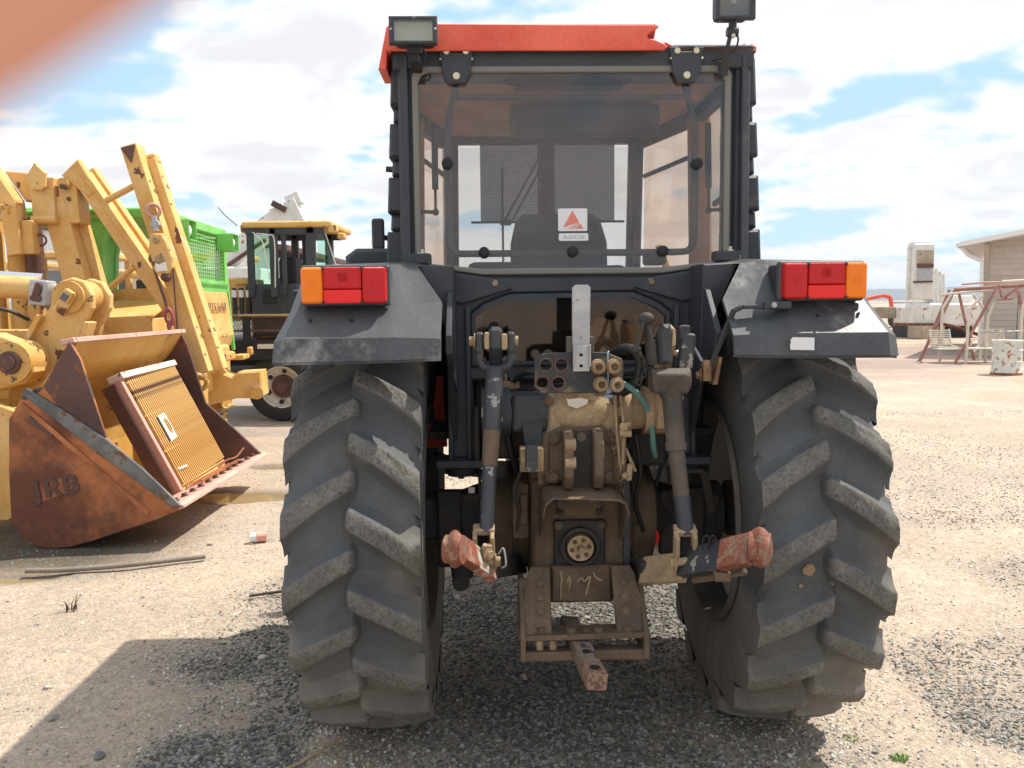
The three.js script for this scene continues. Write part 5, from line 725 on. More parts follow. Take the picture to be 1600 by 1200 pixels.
  W(K().beam([-3.14, 1.50, -6.42], [-3.33, 0.95, -6.42], 0.035, 0.14, 0.006).beam([-3.68, 1.24, -6.42], [-3.50, 1.55, -6.42], 0.04, 0.10, 0.006), 'lever_flange', M.yellow);
  W(K().cyl([-3.29, 1.685, -6.75], [-3.29, 1.685, -6.40], 0.125, 0.12, 32), 'lever_boss', M.yellowRust); W(K().box(0.10, 0.19, 0.025, [-3.31, 1.645, -6.39], [0, 0, -0.6], 0.01).box(0.07, 0.10, 0.05, [-3.275, 1.69, -6.37], [0, 0, -0.6], 0.01).bolt([-3.365, 1.60, -6.375], [0, 0, 1], 0.022, 0.02), 'pin_keeper', M.yellow); W(K().box(0.05, 0.06, 0.012, [-3.285, 1.685, -6.34], [0, 0, -0.6], 0.006), 'keeper_face', M.steel);
  W(K().cyl([-5.6, 1.86, -6.60], [-3.62, 1.755, -6.60], 0.085, 0.085, 28), 'tilt_cylinder', M.yellow); W(K().cyl([-3.62, 1.755, -6.60], [-3.30, 1.735, -6.60], 0.045, 0.045, 24).cyl([-5.6, 1.99, -6.66], [-3.6, 1.84, -6.66], 0.03, 0.03, 16), 'cylinder_rod', M.chrome);
  W(K().box(0.135, 0.19, 0.14, [-3.53, 1.72, -6.50], [0, 0, -0.12], 0.012), 'gland_block', M.zinc); W(K().box(0.06, 0.10, 0.02, [-3.53, 1.725, -6.425], [0, 0, -0.35], 0.008).cyl([-3.515, 1.77, -6.43], [-3.515, 1.77, -6.41], 0.024).cyl([-3.525, 1.675, -6.43], [-3.525, 1.675, -6.41], 0.024).cyl([-3.56, 1.68, -6.43], [-3.56, 1.68, -6.412], 0.022), 'gland_cap', M.rustDark);
  W(K().plate([[-4.3, 0.25], [-4.3, 0.95], [-3.72, 0.98], [-3.42, 0.85], [-3.36, 0.60], [-3.40, 0.22], [-3.6, 0.1], [-4.1, 0.1]], -6.05, 0.06, [[-3.43, 0.80, 0.05]], 0.008).box(0.5, 0.55, 0.9, [-3.72, 0.55, -6.6], undefined, 0.02), 'coupler', M.yellow);
  W(K().pipe([[-3.55, 1.42, -6.5], [-3.62, 1.2, -6.45]], 0.03).box(0.10, 0.30, 0.1, [-3.64, 1.50, -6.62], undefined, 0.01), 'hose_bracket', M.yellowRust);
  for (const [a, r] of [[[[-4.6, 1.62, -6.35], [-4.1, 1.50, -6.15], [-3.8, 1.38, -6.10], [-3.66, 1.22, -6.08]], 0.016], [[[-4.6, 1.56, -6.35], [-4.0, 1.62, -6.2], [-3.72, 1.60, -6.3], [-3.60, 1.52, -6.42]], 0.014]]) W(K().tube(a, r, 8), 'hydraulic_hose', M.hose);
  for (const [x, y] of [[-3.32, 1.35], [-3.40, 1.20], [-3.55, 1.08], [-3.48, 1.42]]) W(K().bolt([x, y, -6.43], [0, 0, 1], 0.014, 0.01), 'lever_bolt', M.yellowRust);
  W(K().box(1.8, 0.9, 1.3, [-6.9, 1.1, -6.65], undefined, 0.06), 'chassis', M.yellow);
  for (const z of [-5.8, -7.5]) W(K().cyl([-6.6, 0.7, z - 0.25], [-6.6, 0.7, z + 0.25], 0.7, 0.7, 36), 'loader_tyre', M.hose);
}

// yellow radiator guard leaning inside the bucket
{
  const o = [-2.46, 0.26, -6.25], t = thing('radiator_guard', 'yellow barred radiator guard with a red-brown frame leaning inside the rusty bucket', 'radiator guard', o);
  const up = V(-0.37, 0.82, 0.0).normalize(), u = V(0.0, 0.05, -1).normalize(), n = u.clone().cross(up).normalize();
  const P = (k, name, mat) => { const m = k.build(name, mat, t); m.quaternion.setFromRotationMatrix(new THREE.Matrix4().makeBasis(u, up, n)); return m; };
  const w = 0.96, h = 0.90;
  P(K().box(0.05, h + 0.02, 0.12, [0.0, h / 2, -0.05], undefined, 0.006), 'frame_side', M.pinkEdge); P(K().box(0.02, h, 0.10, [-0.034, h / 2, -0.09], undefined, 0.004), 'frame_flange', M.rustDark); P(K().box(0.04, h, 0.10, [w, h / 2, -0.06], undefined, 0.006), 'frame_side', M.rustDark);
  P(K().box(w + 0.05, 0.05, 0.12, [w / 2, h + 0.03, -0.02], undefined, 0.008), 'frame_top', M.cream); P(K().box(w, 0.03, 0.06, [w / 2, -0.01, -0.03], undefined, 0.006), 'frame_bottom', M.yellow);
  P(K().box(w - 0.06, h - 0.02, 0.012, [w / 2, h / 2, -0.06], undefined, 0), 'backing_sheet', worn('brown_yellow_backing', { N: 256, c: [0.30, 0.14, 0.025], c2: [0.38, 0.20, 0.05], rough: [0.6, 0.8], size: 0.7, seed: 60 }));
  const g1 = new RoundedBoxGeometry(0.013, h - 0.03, 0.022, 1, 0.002); boxUV(g1);
  for (let i = 0; i < 27; i++) { const m = mesh('guard_bar', g1, M.yellow, t), q = new THREE.Matrix4().makeBasis(u, up, n); m.quaternion.setFromRotationMatrix(q); m.position.copy(V(0.045 + i * (w - 0.085) / 26, h / 2, 0).applyMatrix4(q)); }
  for (const y of [0.015, 0.30, 0.595, h - 0.03]) P(K().cyl([0.03, y, 0.012], [w - 0.02, y, 0.012], 0.006, 0.006, 8), 'cross_rod', M.yellow);
  P(K().plate([[0.20, 0.345], [0.335, 0.36], [0.335, 0.57], [0.20, 0.565]], 0.012, 0.014, [[...Array(20).keys()].map((i) => [0.285 + 0.035 * Math.cos(-i * 0.314), 0.465 + 0.068 * Math.sin(-i * 0.314)])], 0.002), 'filler_plate', M.cream); P(K().box(0.03, 0.21, 0.03, [0.19, 0.455, 0.01]).cyl([0.285, 0.465, -0.03], [0.285, 0.465, 0.005], 0.07), 'filler_hole', M.dark);
  P(K().beam([0.06, 0.14, 0.03], [0.22, 0.13, 0.03], 0.02, 0.01), 'wire_clip', M.cream);
}
{ const k = K(); k.beam([-2.42, 0.262, -6.25], [-2.36, 0.285, -7.05], 0.012, 0.05).beam([-2.36, 0.28, -6.4], [-2.33, 0.295, -7.2], 0.010, 0.04).tube([[-2.4, 0.30, -6.9], [-2.36, 0.34, -7.0], [-2.35, 0.33, -7.2], [-2.33, 0.38, -7.35]], 0.008); tag(k.build('scrap_strip', M.rust), 'thin rusty metal strips lying in the bucket below the radiator guard', 'scrap'); }

// folded yellow crane boom with its hook block
{
  const o = [-3.2, 0, -8.0], t = thing('crane_boom', 'folded yellow crane boom of hinged box beams with a hook block, rising behind the bucket', 'crane boom', o), W = (k, n, m) => put(k, n, m, t, o);
  W(K().beam([-3.92, 2.82, -8.0], [-2.84, 1.12, -8.0], 0.14, 0.18, 0.012).plate([[-4.06, 2.80], [-3.90, 2.945], [-3.74, 2.66], [-3.82, 2.60]], -8.0, 0.10, [], 0.01), 'boom_beam', M.yellow);
  W(K().beam([-3.82, 2.76, -7.905], [-2.86, 1.25, -7.905], 0.05, 0.02, 0.004).beam([-3.88, 2.88, -8.14], [-2.96, 1.45, -8.14], 0.07, 0.12, 0.01), 'boom_flange', M.yellow);
  W(K().beam([-3.36, 3.03, -7.8], [-2.80, 1.0, -7.8], 0.145, 0.18, 0.012), 'boom_beam', M.yellow); W(K().beam([-3.23, 2.93, -7.92], [-2.69, 1.02, -7.92], 0.10, 0.14, 0.012).box(0.12, 0.10, 0.12, [-3.23, 2.93, -7.92], [0, 0, 0.3], 0.03), 'boom_flange', M.yellow); W(K().plate([[-3.42, 3.0], [-3.29, 3.03], [-3.33, 2.87]], -7.705, 0.008, [], 0.002), 'rust_patch', M.rustDark);
  for (const [p, q] of [[[-3.86, 1.63, -7.9], [-3.44, 1.97, -7.9]], [[-3.66, 2.57, -7.9], [-3.30, 2.73, -7.85]]]) W(K().cyl(p, q, 0.030, 0.026, 14), 'boom_brace', M.yellow);
  W(K().beam([-4.16, 2.60, -8.0], [-3.84, 1.15, -8.0], 0.215, 0.20, 0.012), 'mast_beam', M.yellow); W(K().beam([-4.03, 2.5, -8.12], [-3.73, 1.2, -8.12], 0.10, 0.14, 0.01), 'mast_flange', M.yellow);
  W(K().box(0.21, 0.42, 0.24, [-4.215, 2.57, -7.98], undefined, 0.012).box(0.17, 0.36, 0.22, [-4.01, 2.55, -8.02], [0, 0, 0.05], 0.012).cyl([-4.32, 2.40, -7.86], [-4.10, 2.40, -7.86], 0.035), 'hinge_head', M.yellow); W(K().plate([[-4.315, 2.80], [-4.245, 2.90], [-4.15, 2.81], [-4.16, 2.69], [-4.20, 2.655], [-4.28, 2.665], [-4.315, 2.72]], -7.85, 0.04, [], 0.008), 'sheave_guard', M.yellow); W(K().cyl([-4.02, 2.72, -8.06], [-4.02, 2.72, -7.84], 0.05, 0.05, 20).cyl([-4.0, 2.59, -7.92], [-4.0, 2.59, -7.895], 0.02), 'hinge_pin', M.yellowRust);
  W(K().plate([[-4.92, 2.62], [-4.62, 2.87], [-4.44, 2.58], [-4.42, 2.42], [-4.54, 2.42], [-4.54, 2.40], [-4.92, 2.40]], -7.98, 0.16, [], 0.012).plate([[-4.62, 2.86], [-4.40, 2.84], [-4.26, 2.60], [-4.44, 2.58]], -8.1, 0.12, [], 0.012), 'hinge_head', M.yellow); W(K().plate([[-4.53, 2.53], [-4.385, 2.525], [-4.36, 2.09], [-4.49, 2.07]], -7.82, 0.10, [], 0.008).box(0.10, 0.30, 0.12, [-4.32, 2.24, -7.82], undefined, 0.01), 'lug_plate', M.yellow); for (const [x, y] of [[-4.50, 2.49], [-4.45, 2.50], [-4.45, 2.455], [-4.47, 2.53]]) W(K().bolt([x, y, -7.722], [0, 0, 1], 0.014, 0.012), 'head_bolt', M.yellowRust); W(K().cyl([-4.59, 2.50, -7.83], [-4.59, 2.50, -7.80], 0.035), 'head_hole', M.dark);
  W(K().cyl([-4.60, 2.44, -8.06], [-4.56, 1.2, -8.06], 0.085, 0.085, 20), 'ram_barrel', M.yellowRust); W(K().cyl([-4.46, 2.44, -8.1], [-4.43, 1.2, -8.1], 0.085, 0.085, 20), 'ram_barrel', M.rustDark); W(K().beam([-4.82, 2.45, -8.05], [-4.80, 1.0, -8.05], 0.16, 0.16, 0.01), 'mast_beam', M.yellow);
  W(K().plate([[-4.82, 2.70], [-4.70, 2.90], [-4.90, 2.92], [-5.0, 2.8]], -8.1, 0.1, [], 0.01), 'sheave_guard', M.yellow);
  { const tr = new THREE.TorusGeometry(0.05, 0.009, 8, 24); W(K().add(tr, [-4.26, 2.22, -7.86], [0.3, 0.3, 0.3]), 'lifting_ring', M.rustDark); }
  W(K().box(0.26, 0.95, 0.4, [-3.08, 0.5, -8.1], undefined, 0.02).box(1.1, 0.35, 0.5, [-4.2, 0.95, -8.0], undefined, 0.02).box(1.6, 0.3, 0.6, [-3.6, 0.35, -8.05], undefined, 0.02), 'boom_base', M.yellowRust);
  // hook block on its rope
  const hp = (k, n, m) => { const q = W(k, n, m); q.position.x += 0.075; return q; };
  { const r1 = new THREE.TorusGeometry(0.055, 0.016, 8, 22); hp(K().add(r1, [-3.215, 2.45, -7.66], [0, 0.4, 0]), 'shackle', M.pinkEdge); hp(K().cyl([-3.21, 2.40, -7.66], [-3.20, 2.27, -7.66], 0.026).box(0.08, 0.05, 0.05, [-3.2, 2.33, -7.66], [0, 0, 0.3], 0.01), 'swivel', M.zinc); }
  hp(K().plate([[-3.24, 2.25], [-3.14, 2.25], [-3.10, 2.18], [-3.05, 2.04], [-3.06, 1.95], [-3.12, 1.87], [-3.17, 1.86], [-3.22, 1.92], [-3.27, 2.02], [-3.26, 2.12]], -7.68, 0.06, [], 0.012), 'block_cheek', M.yellow); hp(K().cyl([-3.165, 2.02, -7.63], [-3.165, 2.02, -7.60], 0.045, 0.04, 24), 'block_pin', M.castDusty); hp(K().cyl([-3.19, 2.19, -7.63], [-3.19, 2.19, -7.605], 0.03, 0.028, 20), 'block_pin', M.castDusty); hp(K().box(0.10, 0.08, 0.02, [-3.15, 1.955, -7.612], [0, 0, 0.1], 0.01), 'block_plate', M.whitePlain); hp(K().ball(0.045, [-3.13, 1.87, -7.65]), 'block_swivel', M.rustDark);
  hp(K().tube([[-3.26, 2.06, -7.64], [-3.22, 1.92, -7.64], [-3.15, 1.70, -7.63], [-3.12, 1.58, -7.63]], 0.013, 8), 'rope', M.rustDark); hp(K().tube([[-3.07, 2.05, -7.66], [-3.06, 1.7, -7.66], [-3.05, 1.40, -7.66]], 0.008, 8), 'rope', M.rustDark);
  { const r2 = new THREE.TorusGeometry(0.042, 0.017, 8, 20); r2.scale(0.8, 1.5, 1); hp(K().add(r2, [-3.11, 1.52, -7.63], [0, 0, 0.15]).cyl([-3.115, 1.45, -7.63], [-3.09, 1.32, -7.63], 0.022), 'rope_shackle', flat('faded_maroon_paint', [0.32, 0.07, 0.08], 0.5)); }
  const ch = K(); for (let i = 0; i < 9; i++) { const c = new THREE.TorusGeometry(0.030, 0.011, 6, 14); c.scale(0.7, 1.35, 1); c.rotateY(i % 2 ? 1.5 : 0.2); c.rotateZ(0.35); ch.add(c, [-3.08 + i * 0.022, 1.31 - i * 0.045, -7.64]); } hp(ch, 'chain', M.castDark);
  { const s = new THREE.TorusGeometry(0.06, 0.022, 8, 20, 4.4); hp(K().add(s, [-2.86, 0.93, -7.62], [0, 0.3, 2.2]).cyl([-2.91, 1.0, -7.62], [-2.80, 0.97, -7.62], 0.03), 'anchor_shackle', M.yellowRust); }
}

// bulldozer with a green canopy, seen from its rear corner
{
  const o = [-4.3, 0, -9.7], t = thing('bulldozer', 'yellow bulldozer with a bright green caged canopy, parked behind the crane boom', 'bulldozer', o, 0.07), W = (k, n, m, p = t) => put(k, n, m, p, o);
  const roofP = (x0, x1, y0, y1, z0, z1) => K().box(x1 - x0, y1 - y0, z1 - z0, [(x0 + x1) / 2, (y0 + y1) / 2, (z0 + z1) / 2], undefined, 0.03);
  W(roofP(-4.95, -3.42, 2.47, 2.585, -10.85, -8.5), 'canopy_roof', M.green); W(K().tube([[-4.9, 2.53, -8.49], [-4.0, 2.55, -8.48], [-3.7, 2.53, -8.48]], 0.02, 8), 'roof_bead', M.green);
  for (const z of [-8.62, -10.7]) { W(K().plate([[-4.86, 2.50], [-4.60, 2.50], [-4.66, 2.2], [-4.70, 1.4], [-4.86, 1.4], [-4.88, 2.2]], z - 0.07, 0.14, [], 0.02), 'canopy_post', M.green); W(K().plate([[-4.20, 2.50], [-3.80, 2.50], [-3.93, 2.40], [-3.975, 2.24], [-3.975, 1.4], [-4.07, 1.4], [-4.08, 2.22], [-4.12, 2.40]], z - 0.07, 0.14, [], 0.02), 'canopy_post', M.green); }
  // rear cage facing right
  t.position.x -= 0.12;
  { const c = part('rear_cage', t), X = -3.40;
    W(K().box(0.06, 0.10, 2.35, [X, 2.51, -9.68], undefined, 0.012).box(0.06, 0.10, 2.35, [X, 1.86, -9.68], undefined, 0.012), 'cage_rail', M.green, c); for (const z of [-8.56, -10.78]) W(K().box(0.06, 0.62, 0.12, [X, 2.18, z], undefined, 0.012), 'cage_upright', M.green, c);
    const g = K(); for (let i = 0; i < 26; i++) g.box(0.010, 0.58, 0.014, [X, 2.18, lerp(-8.6, -10.74, i / 25)], undefined, 0); for (let j = 0; j < 14; j++) g.box(0.010, 0.012, 2.18, [X + 0.004, lerp(1.92, 2.46, j / 13), -9.67], undefined, 0); W(g, 'cage_mesh', M.green, c);
    for (const [z, n] of [[-8.78, 0], [-10.55, 1]]) { const k = K(); k.box(0.20, 0.20, 0.012, [X + 0.12, 2.38, z + 0.13], undefined, 0.004).box(0.20, 0.012, 0.26, [X + 0.12, 2.48, z], undefined, 0.004).box(0.20, 0.012, 0.26, [X + 0.12, 2.28, z], undefined, 0.004).box(0.20, 0.20, 0.012, [X + 0.12, 2.38, z - 0.13], undefined, 0.004).box(0.012, 0.2, 0.26, [X + 0.03, 2.38, z]); W(k, 'lamp_guard', M.green, c); const s = new THREE.SphereGeometry(0.085, 20, 10, 0, 6.3, 0, 1.2); s.rotateZ(-Math.PI / 2); W(K().add(s, [X + 0.12, 2.38, z]), 'guarded_lamp', M.whitePlain, c); } }
  W(K().beam([-3.42, 2.40, -10.86], [-3.34, 1.05, -10.86], 0.04, 0.05, 0.008), 'grab_bar', M.green); W(K().plate([[-8.62, 1.88], [-9.0, 1.84], [-9.1, 1.80], [-10.8, 1.80], [-10.8, 1.92], [-8.62, 1.93]], 0, 0.03).list.length && K().box(0.05, 0.1, 2.3, [-3.395, 1.825, -9.68]), 'cage_foot', M.green);
  // tank, body, seat
  W(K().plate([[-4.3, 1.10], [-4.3, 1.78], [-3.42, 1.80], [-3.36, 1.77], [-3.30, 1.25], [-3.34, 1.12], [-3.6, 1.05]], -10.75, 2.05, [], 0.02), 'fuel_tank', M.yellow);
  W(K().add(letters('CATERPILLAR', 0.10, 0.004, 1.75), [-3.318, 1.60, -9.75], [0, Math.PI / 2, 0]), 'maker_name', flat('brown_lettering', [0.27, 0.16, 0.10], 0.7));
  W(K().box(2.6, 0.62, 1.1, [-5.4, 1.25, -9.7], undefined, 0.04).box(1.9, 0.5, 1.3, [-4.2, 0.9, -9.7], undefined, 0.04).box(0.7, 0.35, 0.7, [-4.35, 1.5, -9.7], undefined, 0.05), 'hood', M.yellow);
  W(K().plate([[-3.95, 1.08], [-3.95, 1.50], [-3.38, 1.50], [-3.34, 1.08]], -8.02, 0.02, [], 0.006).box(0.56, 0.42, 0.62, [-3.66, 1.29, -8.35], undefined, 0.01), 'tool_box', M.yellow); { const k = K(); k.plate([[-8.02, 1.50], [-8.66, 1.655], [-8.66, 1.48]].map(([z, y]) => [-z, y]), -3.95, 0.58); k.list[0].rotateY(Math.PI / 2); k.list[0].rotateY(0); const g = k.list[0]; g.computeBoundingBox(); const b = g.boundingBox; const s = K(); s.add(new RoundedBoxGeometry(0.58, 0.02, 0.68, 1, 0.004), [-3.66, 1.585, -8.33], [0.24, 0, 0]); W(s, 'tool_box_lid', M.yellow); }
  W(K().box(0.006, 0.36, 0.006, [-3.52, 1.29, -8.012]), 'box_seam', M.dark); W(K().box(0.02, 0.06, 0.2, [-3.36, 1.25, -8.3]), 'box_latch', M.rustDark);
  W(K().box(0.25, 0.5, 0.5, [-4.55, 1.7, -9.6], undefined, 0.05), 'operator_seat', M.navy);
  // winch frame and drawbar
  W(K().plate([[-4.0, 0.45], [-3.95, 0.95], [-3.45, 0.95], [-3.40, 0.89], [-3.22, 0.89], [-3.17, 0.90], [-3.12, 0.85], [-3.04, 0.82], [-2.97, 0.87], [-2.72, 0.88], [-2.70, 0.60], [-2.78, 0.56], [-3.0, 0.57], [-3.45, 0.46]], -9.85, 0.32, [], 0.02), 'drawbar', M.yellow); W(K().cyl([-2.80, 0.63, -9.7], [-2.76, 0.63, -9.48], 0.07, 0.07, 24), 'tow_eye', M.yellowRust); W(K().box(0.12, 0.05, 0.006, [-3.33, 0.77, -9.527]), 'drawbar_plate', M.castDusty);
  W(K().box(0.35, 0.10, 0.4, [-3.2, 1.05, -9.5], undefined, 0.03).cyl([-3.25, 1.02, -9.5], [-3.27, 0.86, -9.5], 0.10, 0.06, 24).box(0.14, 0.06, 0.3, [-3.02, 1.02, -9.9], undefined, 0.02).box(0.06, 0.10, 0.1, [-2.98, 1.07, -10.2], undefined, 0.02), 'winch_housing', M.yellowRust);
  for (const z of [-8.55, -10.75]) {
    const tr = part('track', t), cx = -5.12, L = 1.25, r = 0.44, y0 = 0.46, n = 38, per = 4 * L + 2 * Math.PI * r;
    W(K().box(2.4, 0.34, 0.22, [cx, y0, z], undefined, 0.04), 'track_frame', M.yellowRust, tr); for (const s of [-1, 1]) W(K().cyl([cx + s * L, y0, z - 0.08], [cx + s * L, y0, z + 0.08], r * 0.85, r * 0.85, 28), 'track_wheel', M.yellowRust, tr);
    const sg = new RoundedBoxGeometry(0.15, 0.035, 0.46, 1, 0.006), gg = new RoundedBoxGeometry(0.02, 0.06, 0.46, 1, 0.005); gg.translate(0.03, 0.035, 0); const kk = K().add(sg).add(gg), geo = kk.geo();
    for (let i = 0; i < n; i++) { let d = i / n * per, x, y, a; if (d < 2 * L) { x = cx - L + d; y = y0 + r; a = 0; } else if ((d -= 2 * L) < Math.PI * r) { a = -d / r; x = cx + L + r * Math.sin(-a); y = y0 + r * Math.cos(a); } else if ((d -= Math.PI * r) < 2 * L) { x = cx + L - d; y = y0 - r; a = Math.PI; } else { d -= 2 * L; a = Math.PI - d / r; x = cx - L - r * Math.sin(d / r); y = y0 - r * Math.cos(d / r); } const m = mesh('track_plate', geo, M.yellowRust, tr); m.position.set(x - o[0], y, z - o[2]); m.rotation.z = a; }
  }
}

// flatbed truck with a wheel loader on its deck
{
  const o = [-2.2, 0, -12.2], t = thing('flatbed_truck', 'black flatbed truck with mesh side rails standing behind the bulldozer', 'truck', o), W = (k, n, m, p = t) => put(k, n, m, p, o);
  W(K().box(5.2, 0.16, 2.3, [-1.9, 1.06, -12.9], undefined, 0.01), 'deck', M.dark); W(K().box(5.2, 0.12, 0.10, [-1.9, 0.93, -11.78], undefined, 0.01).box(4.6, 0.2, 0.9, [-1.9, 0.85, -12.9]), 'chassis_rail', M.dark);
  W(K().box(5.2, 0.02, 0.04, [-1.9, 1.46, -11.75]).box(5.2, 0.03, 0.04, [-1.9, 1.27, -11.75]), 'side_rail', M.rustDark); for (let i = 0; i < 6; i++) W(K().box(0.10, 0.38, 0.05, [-3.62 + i * 0.9, 1.28, -11.75]), 'rail_stake', M.dark);
  { const k = K(); for (let i = 0; i < 120; i++) { const x = -4.45 + i * 0.042; k.beam([x, 1.28, -11.75], [x + 0.09, 1.455, -11.75], 0.006, 0.006, 0).beam([x + 0.09, 1.28, -11.752], [x, 1.455, -11.752], 0.006, 0.006, 0); } W(k, 'rail_mesh', M.rustDark).userData.kind = 'stuff'; }
  { const k = K(); for (let i = 0; i < 120; i++) { const x = -4.45 + i * 0.042; k.beam([x, 1.13, -11.75], [x + 0.05, 1.26, -11.75], 0.003, 0.003, 0); } W(k, 'rail_mesh', M.rustDark).userData.kind = 'stuff'; }
  for (let i = 0; i < 3; i++) { W(K().box(0.26, 0.065, 0.01, [-3.35 + i * 0.52, 1.055, -11.74], undefined, 0), 'tape_white', M.cream); W(K().box(0.26, 0.065, 0.01, [-3.09 + i * 0.52, 1.055, -11.74], undefined, 0), 'tape_red', M.redRef); }
  for (const x of [-3.20, -2.08, 0.2]) { const w = part('truck_wheel', t); W(K().lathe([[0.29, -0.13], [0.40, -0.14], [0.47, -0.11], [0.485, 0], [0.47, 0.11], [0.40, 0.14], [0.29, 0.13]], 'z', [x, 0.485, -11.95], 44), 'tyre', M.hose, w); W(K().lathe([[0.29, 0.13], [0.275, 0.125], [0.26, 0.02], [0.17, -0.02], [0.10, 0.0], [0.0, 0.0]], 'z', [x, 0.485, -11.95], 44), 'rim', M.cream, w); W(K().lathe([[0.165, 0.0], [0.15, 0.04], [0.09, 0.05], [0.08, 0.12], [0, 0.13]], 'z', [x, 0.485, -11.96], 30), 'hub', M.rustDark, w); for (let i = 0; i < 6; i++) { const a = i * 1.047 + 0.4; W(K().cyl([x + 0.215 * Math.cos(a), 0.485 + 0.215 * Math.sin(a), -11.96], [x + 0.215 * Math.cos(a), 0.485 + 0.215 * Math.sin(a), -11.925], 0.03, 0.03, 14), 'hand_hole', M.dark, w); } }
}
{
  const o = [-2.8, 1.14, -12.6], t = thing('wheel_loader', 'yellow wheel loader with a black glazed cab loaded on the flatbed truck', 'wheel loader', o), W = (k, n, m, p = t) => put(k, n, m, p, o);
  const X0 = -3.60, X1 = -2.64, z = -12.0;
  W(K().box(1.24, 0.09, 1.5, [-3.07, 2.72, -12.65], undefined, 0.035), 'cab_roof', M.yellow); W(K().box(0.12, 0.12, 0.2, [-3.68, 2.68, -12.1], undefined, 0.03).box(0.13, 0.13, 0.16, [-2.45, 2.66, -12.0], undefined, 0.04).box(0.11, 0.09, 0.2, [-2.37, 2.57, -12.2], undefined, 0.03), 'roof_lamp', M.yellow);
  for (const zz of [-12.0, -13.2]) { W(K().box(0.10, 0.95, 0.10, [X0 + 0.32, 2.2, zz], undefined, 0.012).box(0.12, 0.98, 0.10, [X1 - 0.12, 2.2, zz], undefined, 0.012).box(0.09, 0.95, 0.08, [X0 + 0.0, 2.2, zz], undefined, 0.012).box(1.08, 0.10, 0.10, [-3.12, 2.64, zz], undefined, 0.012).box(0.06, 0.9, 0.06, [X0 + 0.46, 2.2, zz], undefined, 0.012), 'cab_frame', M.black); }
  W(K().box(0.62, 0.72, 1.2, [-3.30, 1.55, -12.6], undefined, 0.02), 'cab_base', M.black); W(K().box(0.5, 0.36, 1.2, [-2.75, 1.62, -12.58], undefined, 0.03), 'step_box', M.black); W(K().box(0.30, 0.014, 0.10, [-2.86, 1.815, -11.99]), 'step_edge', M.zinc); W(K().plate([[-3.45, 1.64], [-3.45, 1.84], [-3.26, 1.84], [-3.26, 1.64]], -12.01, 0.03, [], 0.01).box(0.10, 0.05, 0.02, [-3.36, 1.77, -11.975]), 'base_grille', M.dark);
  W(K().plate([[X0 + 0.04, 1.92], [X0 + 0.04, 2.58], [X0 + 0.28, 2.58], [X0 + 0.28, 1.85]], -12.01, 0.006, [], 0), 'cab_glass', M.greenGlass); W(K().plate([[-2.68, 1.95], [-2.68, 2.60], [-2.60, 2.60], [-2.40, 1.95]], -12.03, 0.008, [], 0), 'cab_glass', M.greenGlass); W(K().beam([-2.57, 2.62, -12.02], [-2.36, 1.92, -12.02], 0.02, 0.03), 'glass_trim', M.zinc);
  W(K().tube([[-3.55, 2.62, -11.95], [-3.42, 2.5, -11.93], [-3.38, 2.3, -11.94], [-3.34, 1.95, -11.95]], 0.008).tube([[-3.5, 2.6, -11.95], [-3.33, 2.58, -11.93], [-3.25, 2.5, -11.94], [-3.26, 1.86, -11.94]], 0.008), 'loose_wire', M.whitePlain);
  W(K().box(0.25, 0.6, 0.5, [-3.2, 2.0, -12.6], undefined, 0.06).box(0.06, 0.30, 0.04, [-2.78, 1.95, -12.5]), 'cab_seat', M.dark);
  W(K().box(1.2, 0.05, 1.3, [-3.25, 1.47, -12.55], undefined, 0.01), 'platform', M.yellow); W(K().box(0.26, 0.6, 0.9, [-3.86, 1.70, -12.6], undefined, 0.02).box(0.18, 0.09, 0.02, [-3.78, 1.96, -12.13]), 'rear_body', M.yellow); W(K().box(2.2, 0.3, 1.0, [-2.6, 1.30, -12.7], undefined, 0.03).box(1.5, 0.75, 0.9, [-1.35, 1.72, -12.7], undefined, 0.06).box(0.3, 0.24, 0.4, [-1.86, 2.15, -12.4], undefined, 0.03), 'front_body', M.yellow);
  for (let i = 0; i < 3; i++) { W(K().cyl([-3.87 + i * 0.10, 1.44, -12.06], [-3.87 + i * 0.10, 1.86, -12.06], 0.033, 0.033, 14), 'control_hose', M.hose); W(K().cyl([-3.87 + i * 0.10, 1.73, -12.055], [-3.87 + i * 0.10, 1.83, -12.055], 0.035, 0.035, 14), 'hose_tag', M.whitePlain); }
  W(K().tube([[-3.8, 2.72, -12.1], [-3.98, 2.88, -12.1], [-4.06, 2.98, -12.1]], 0.006), 'antenna', M.dark);
}
// white crane arm beyond, shed and machines far behind
{
  const o = [-5.2, 0, -18], t = thing('mobile_crane', 'white mobile crane arm slanting up behind the loader cab', 'crane', o), W = (k, n, m) => put(k, n, m, t, o);
  W(K().beam([-6.2, 2.35, -18], [-4.55, 3.55, -18], 0.42, 0.45, 0.02), 'crane_arm', M.white); W(K().beam([-4.85, 3.35, -18], [-4.32, 3.58, -18], 0.5, 0.4, 0.02).box(0.3, 0.25, 0.3, [-4.45, 3.78, -18], [0, 0, 0.4], 0.02), 'arm_head', M.white); W(K().box(0.3, 0.12, 0.1, [-4.7, 3.62, -17.7], [0, 0, -0.5]), 'arm_hook', M.rustDark); W(K().box(3.6, 0.9, 2, [-6.6, 1.2, -18.2], undefined, 0.04).box(2.4, 0.8, 1.8, [-6.4, 2.0, -18.2], undefined, 0.05), 'crane_body', M.white); for (const x of [-7.8, -6.6, -5.4]) W(K().cyl([x, 0.5, -17.4], [x, 0.5, -17.0], 0.5, 0.5, 24), 'wheel', M.hose); W(K().pipe([[-6.1, 2.25, -17.7], [-5.0, 2.95, -17.7]], 0.04), 'ram', M.rustDark);
}
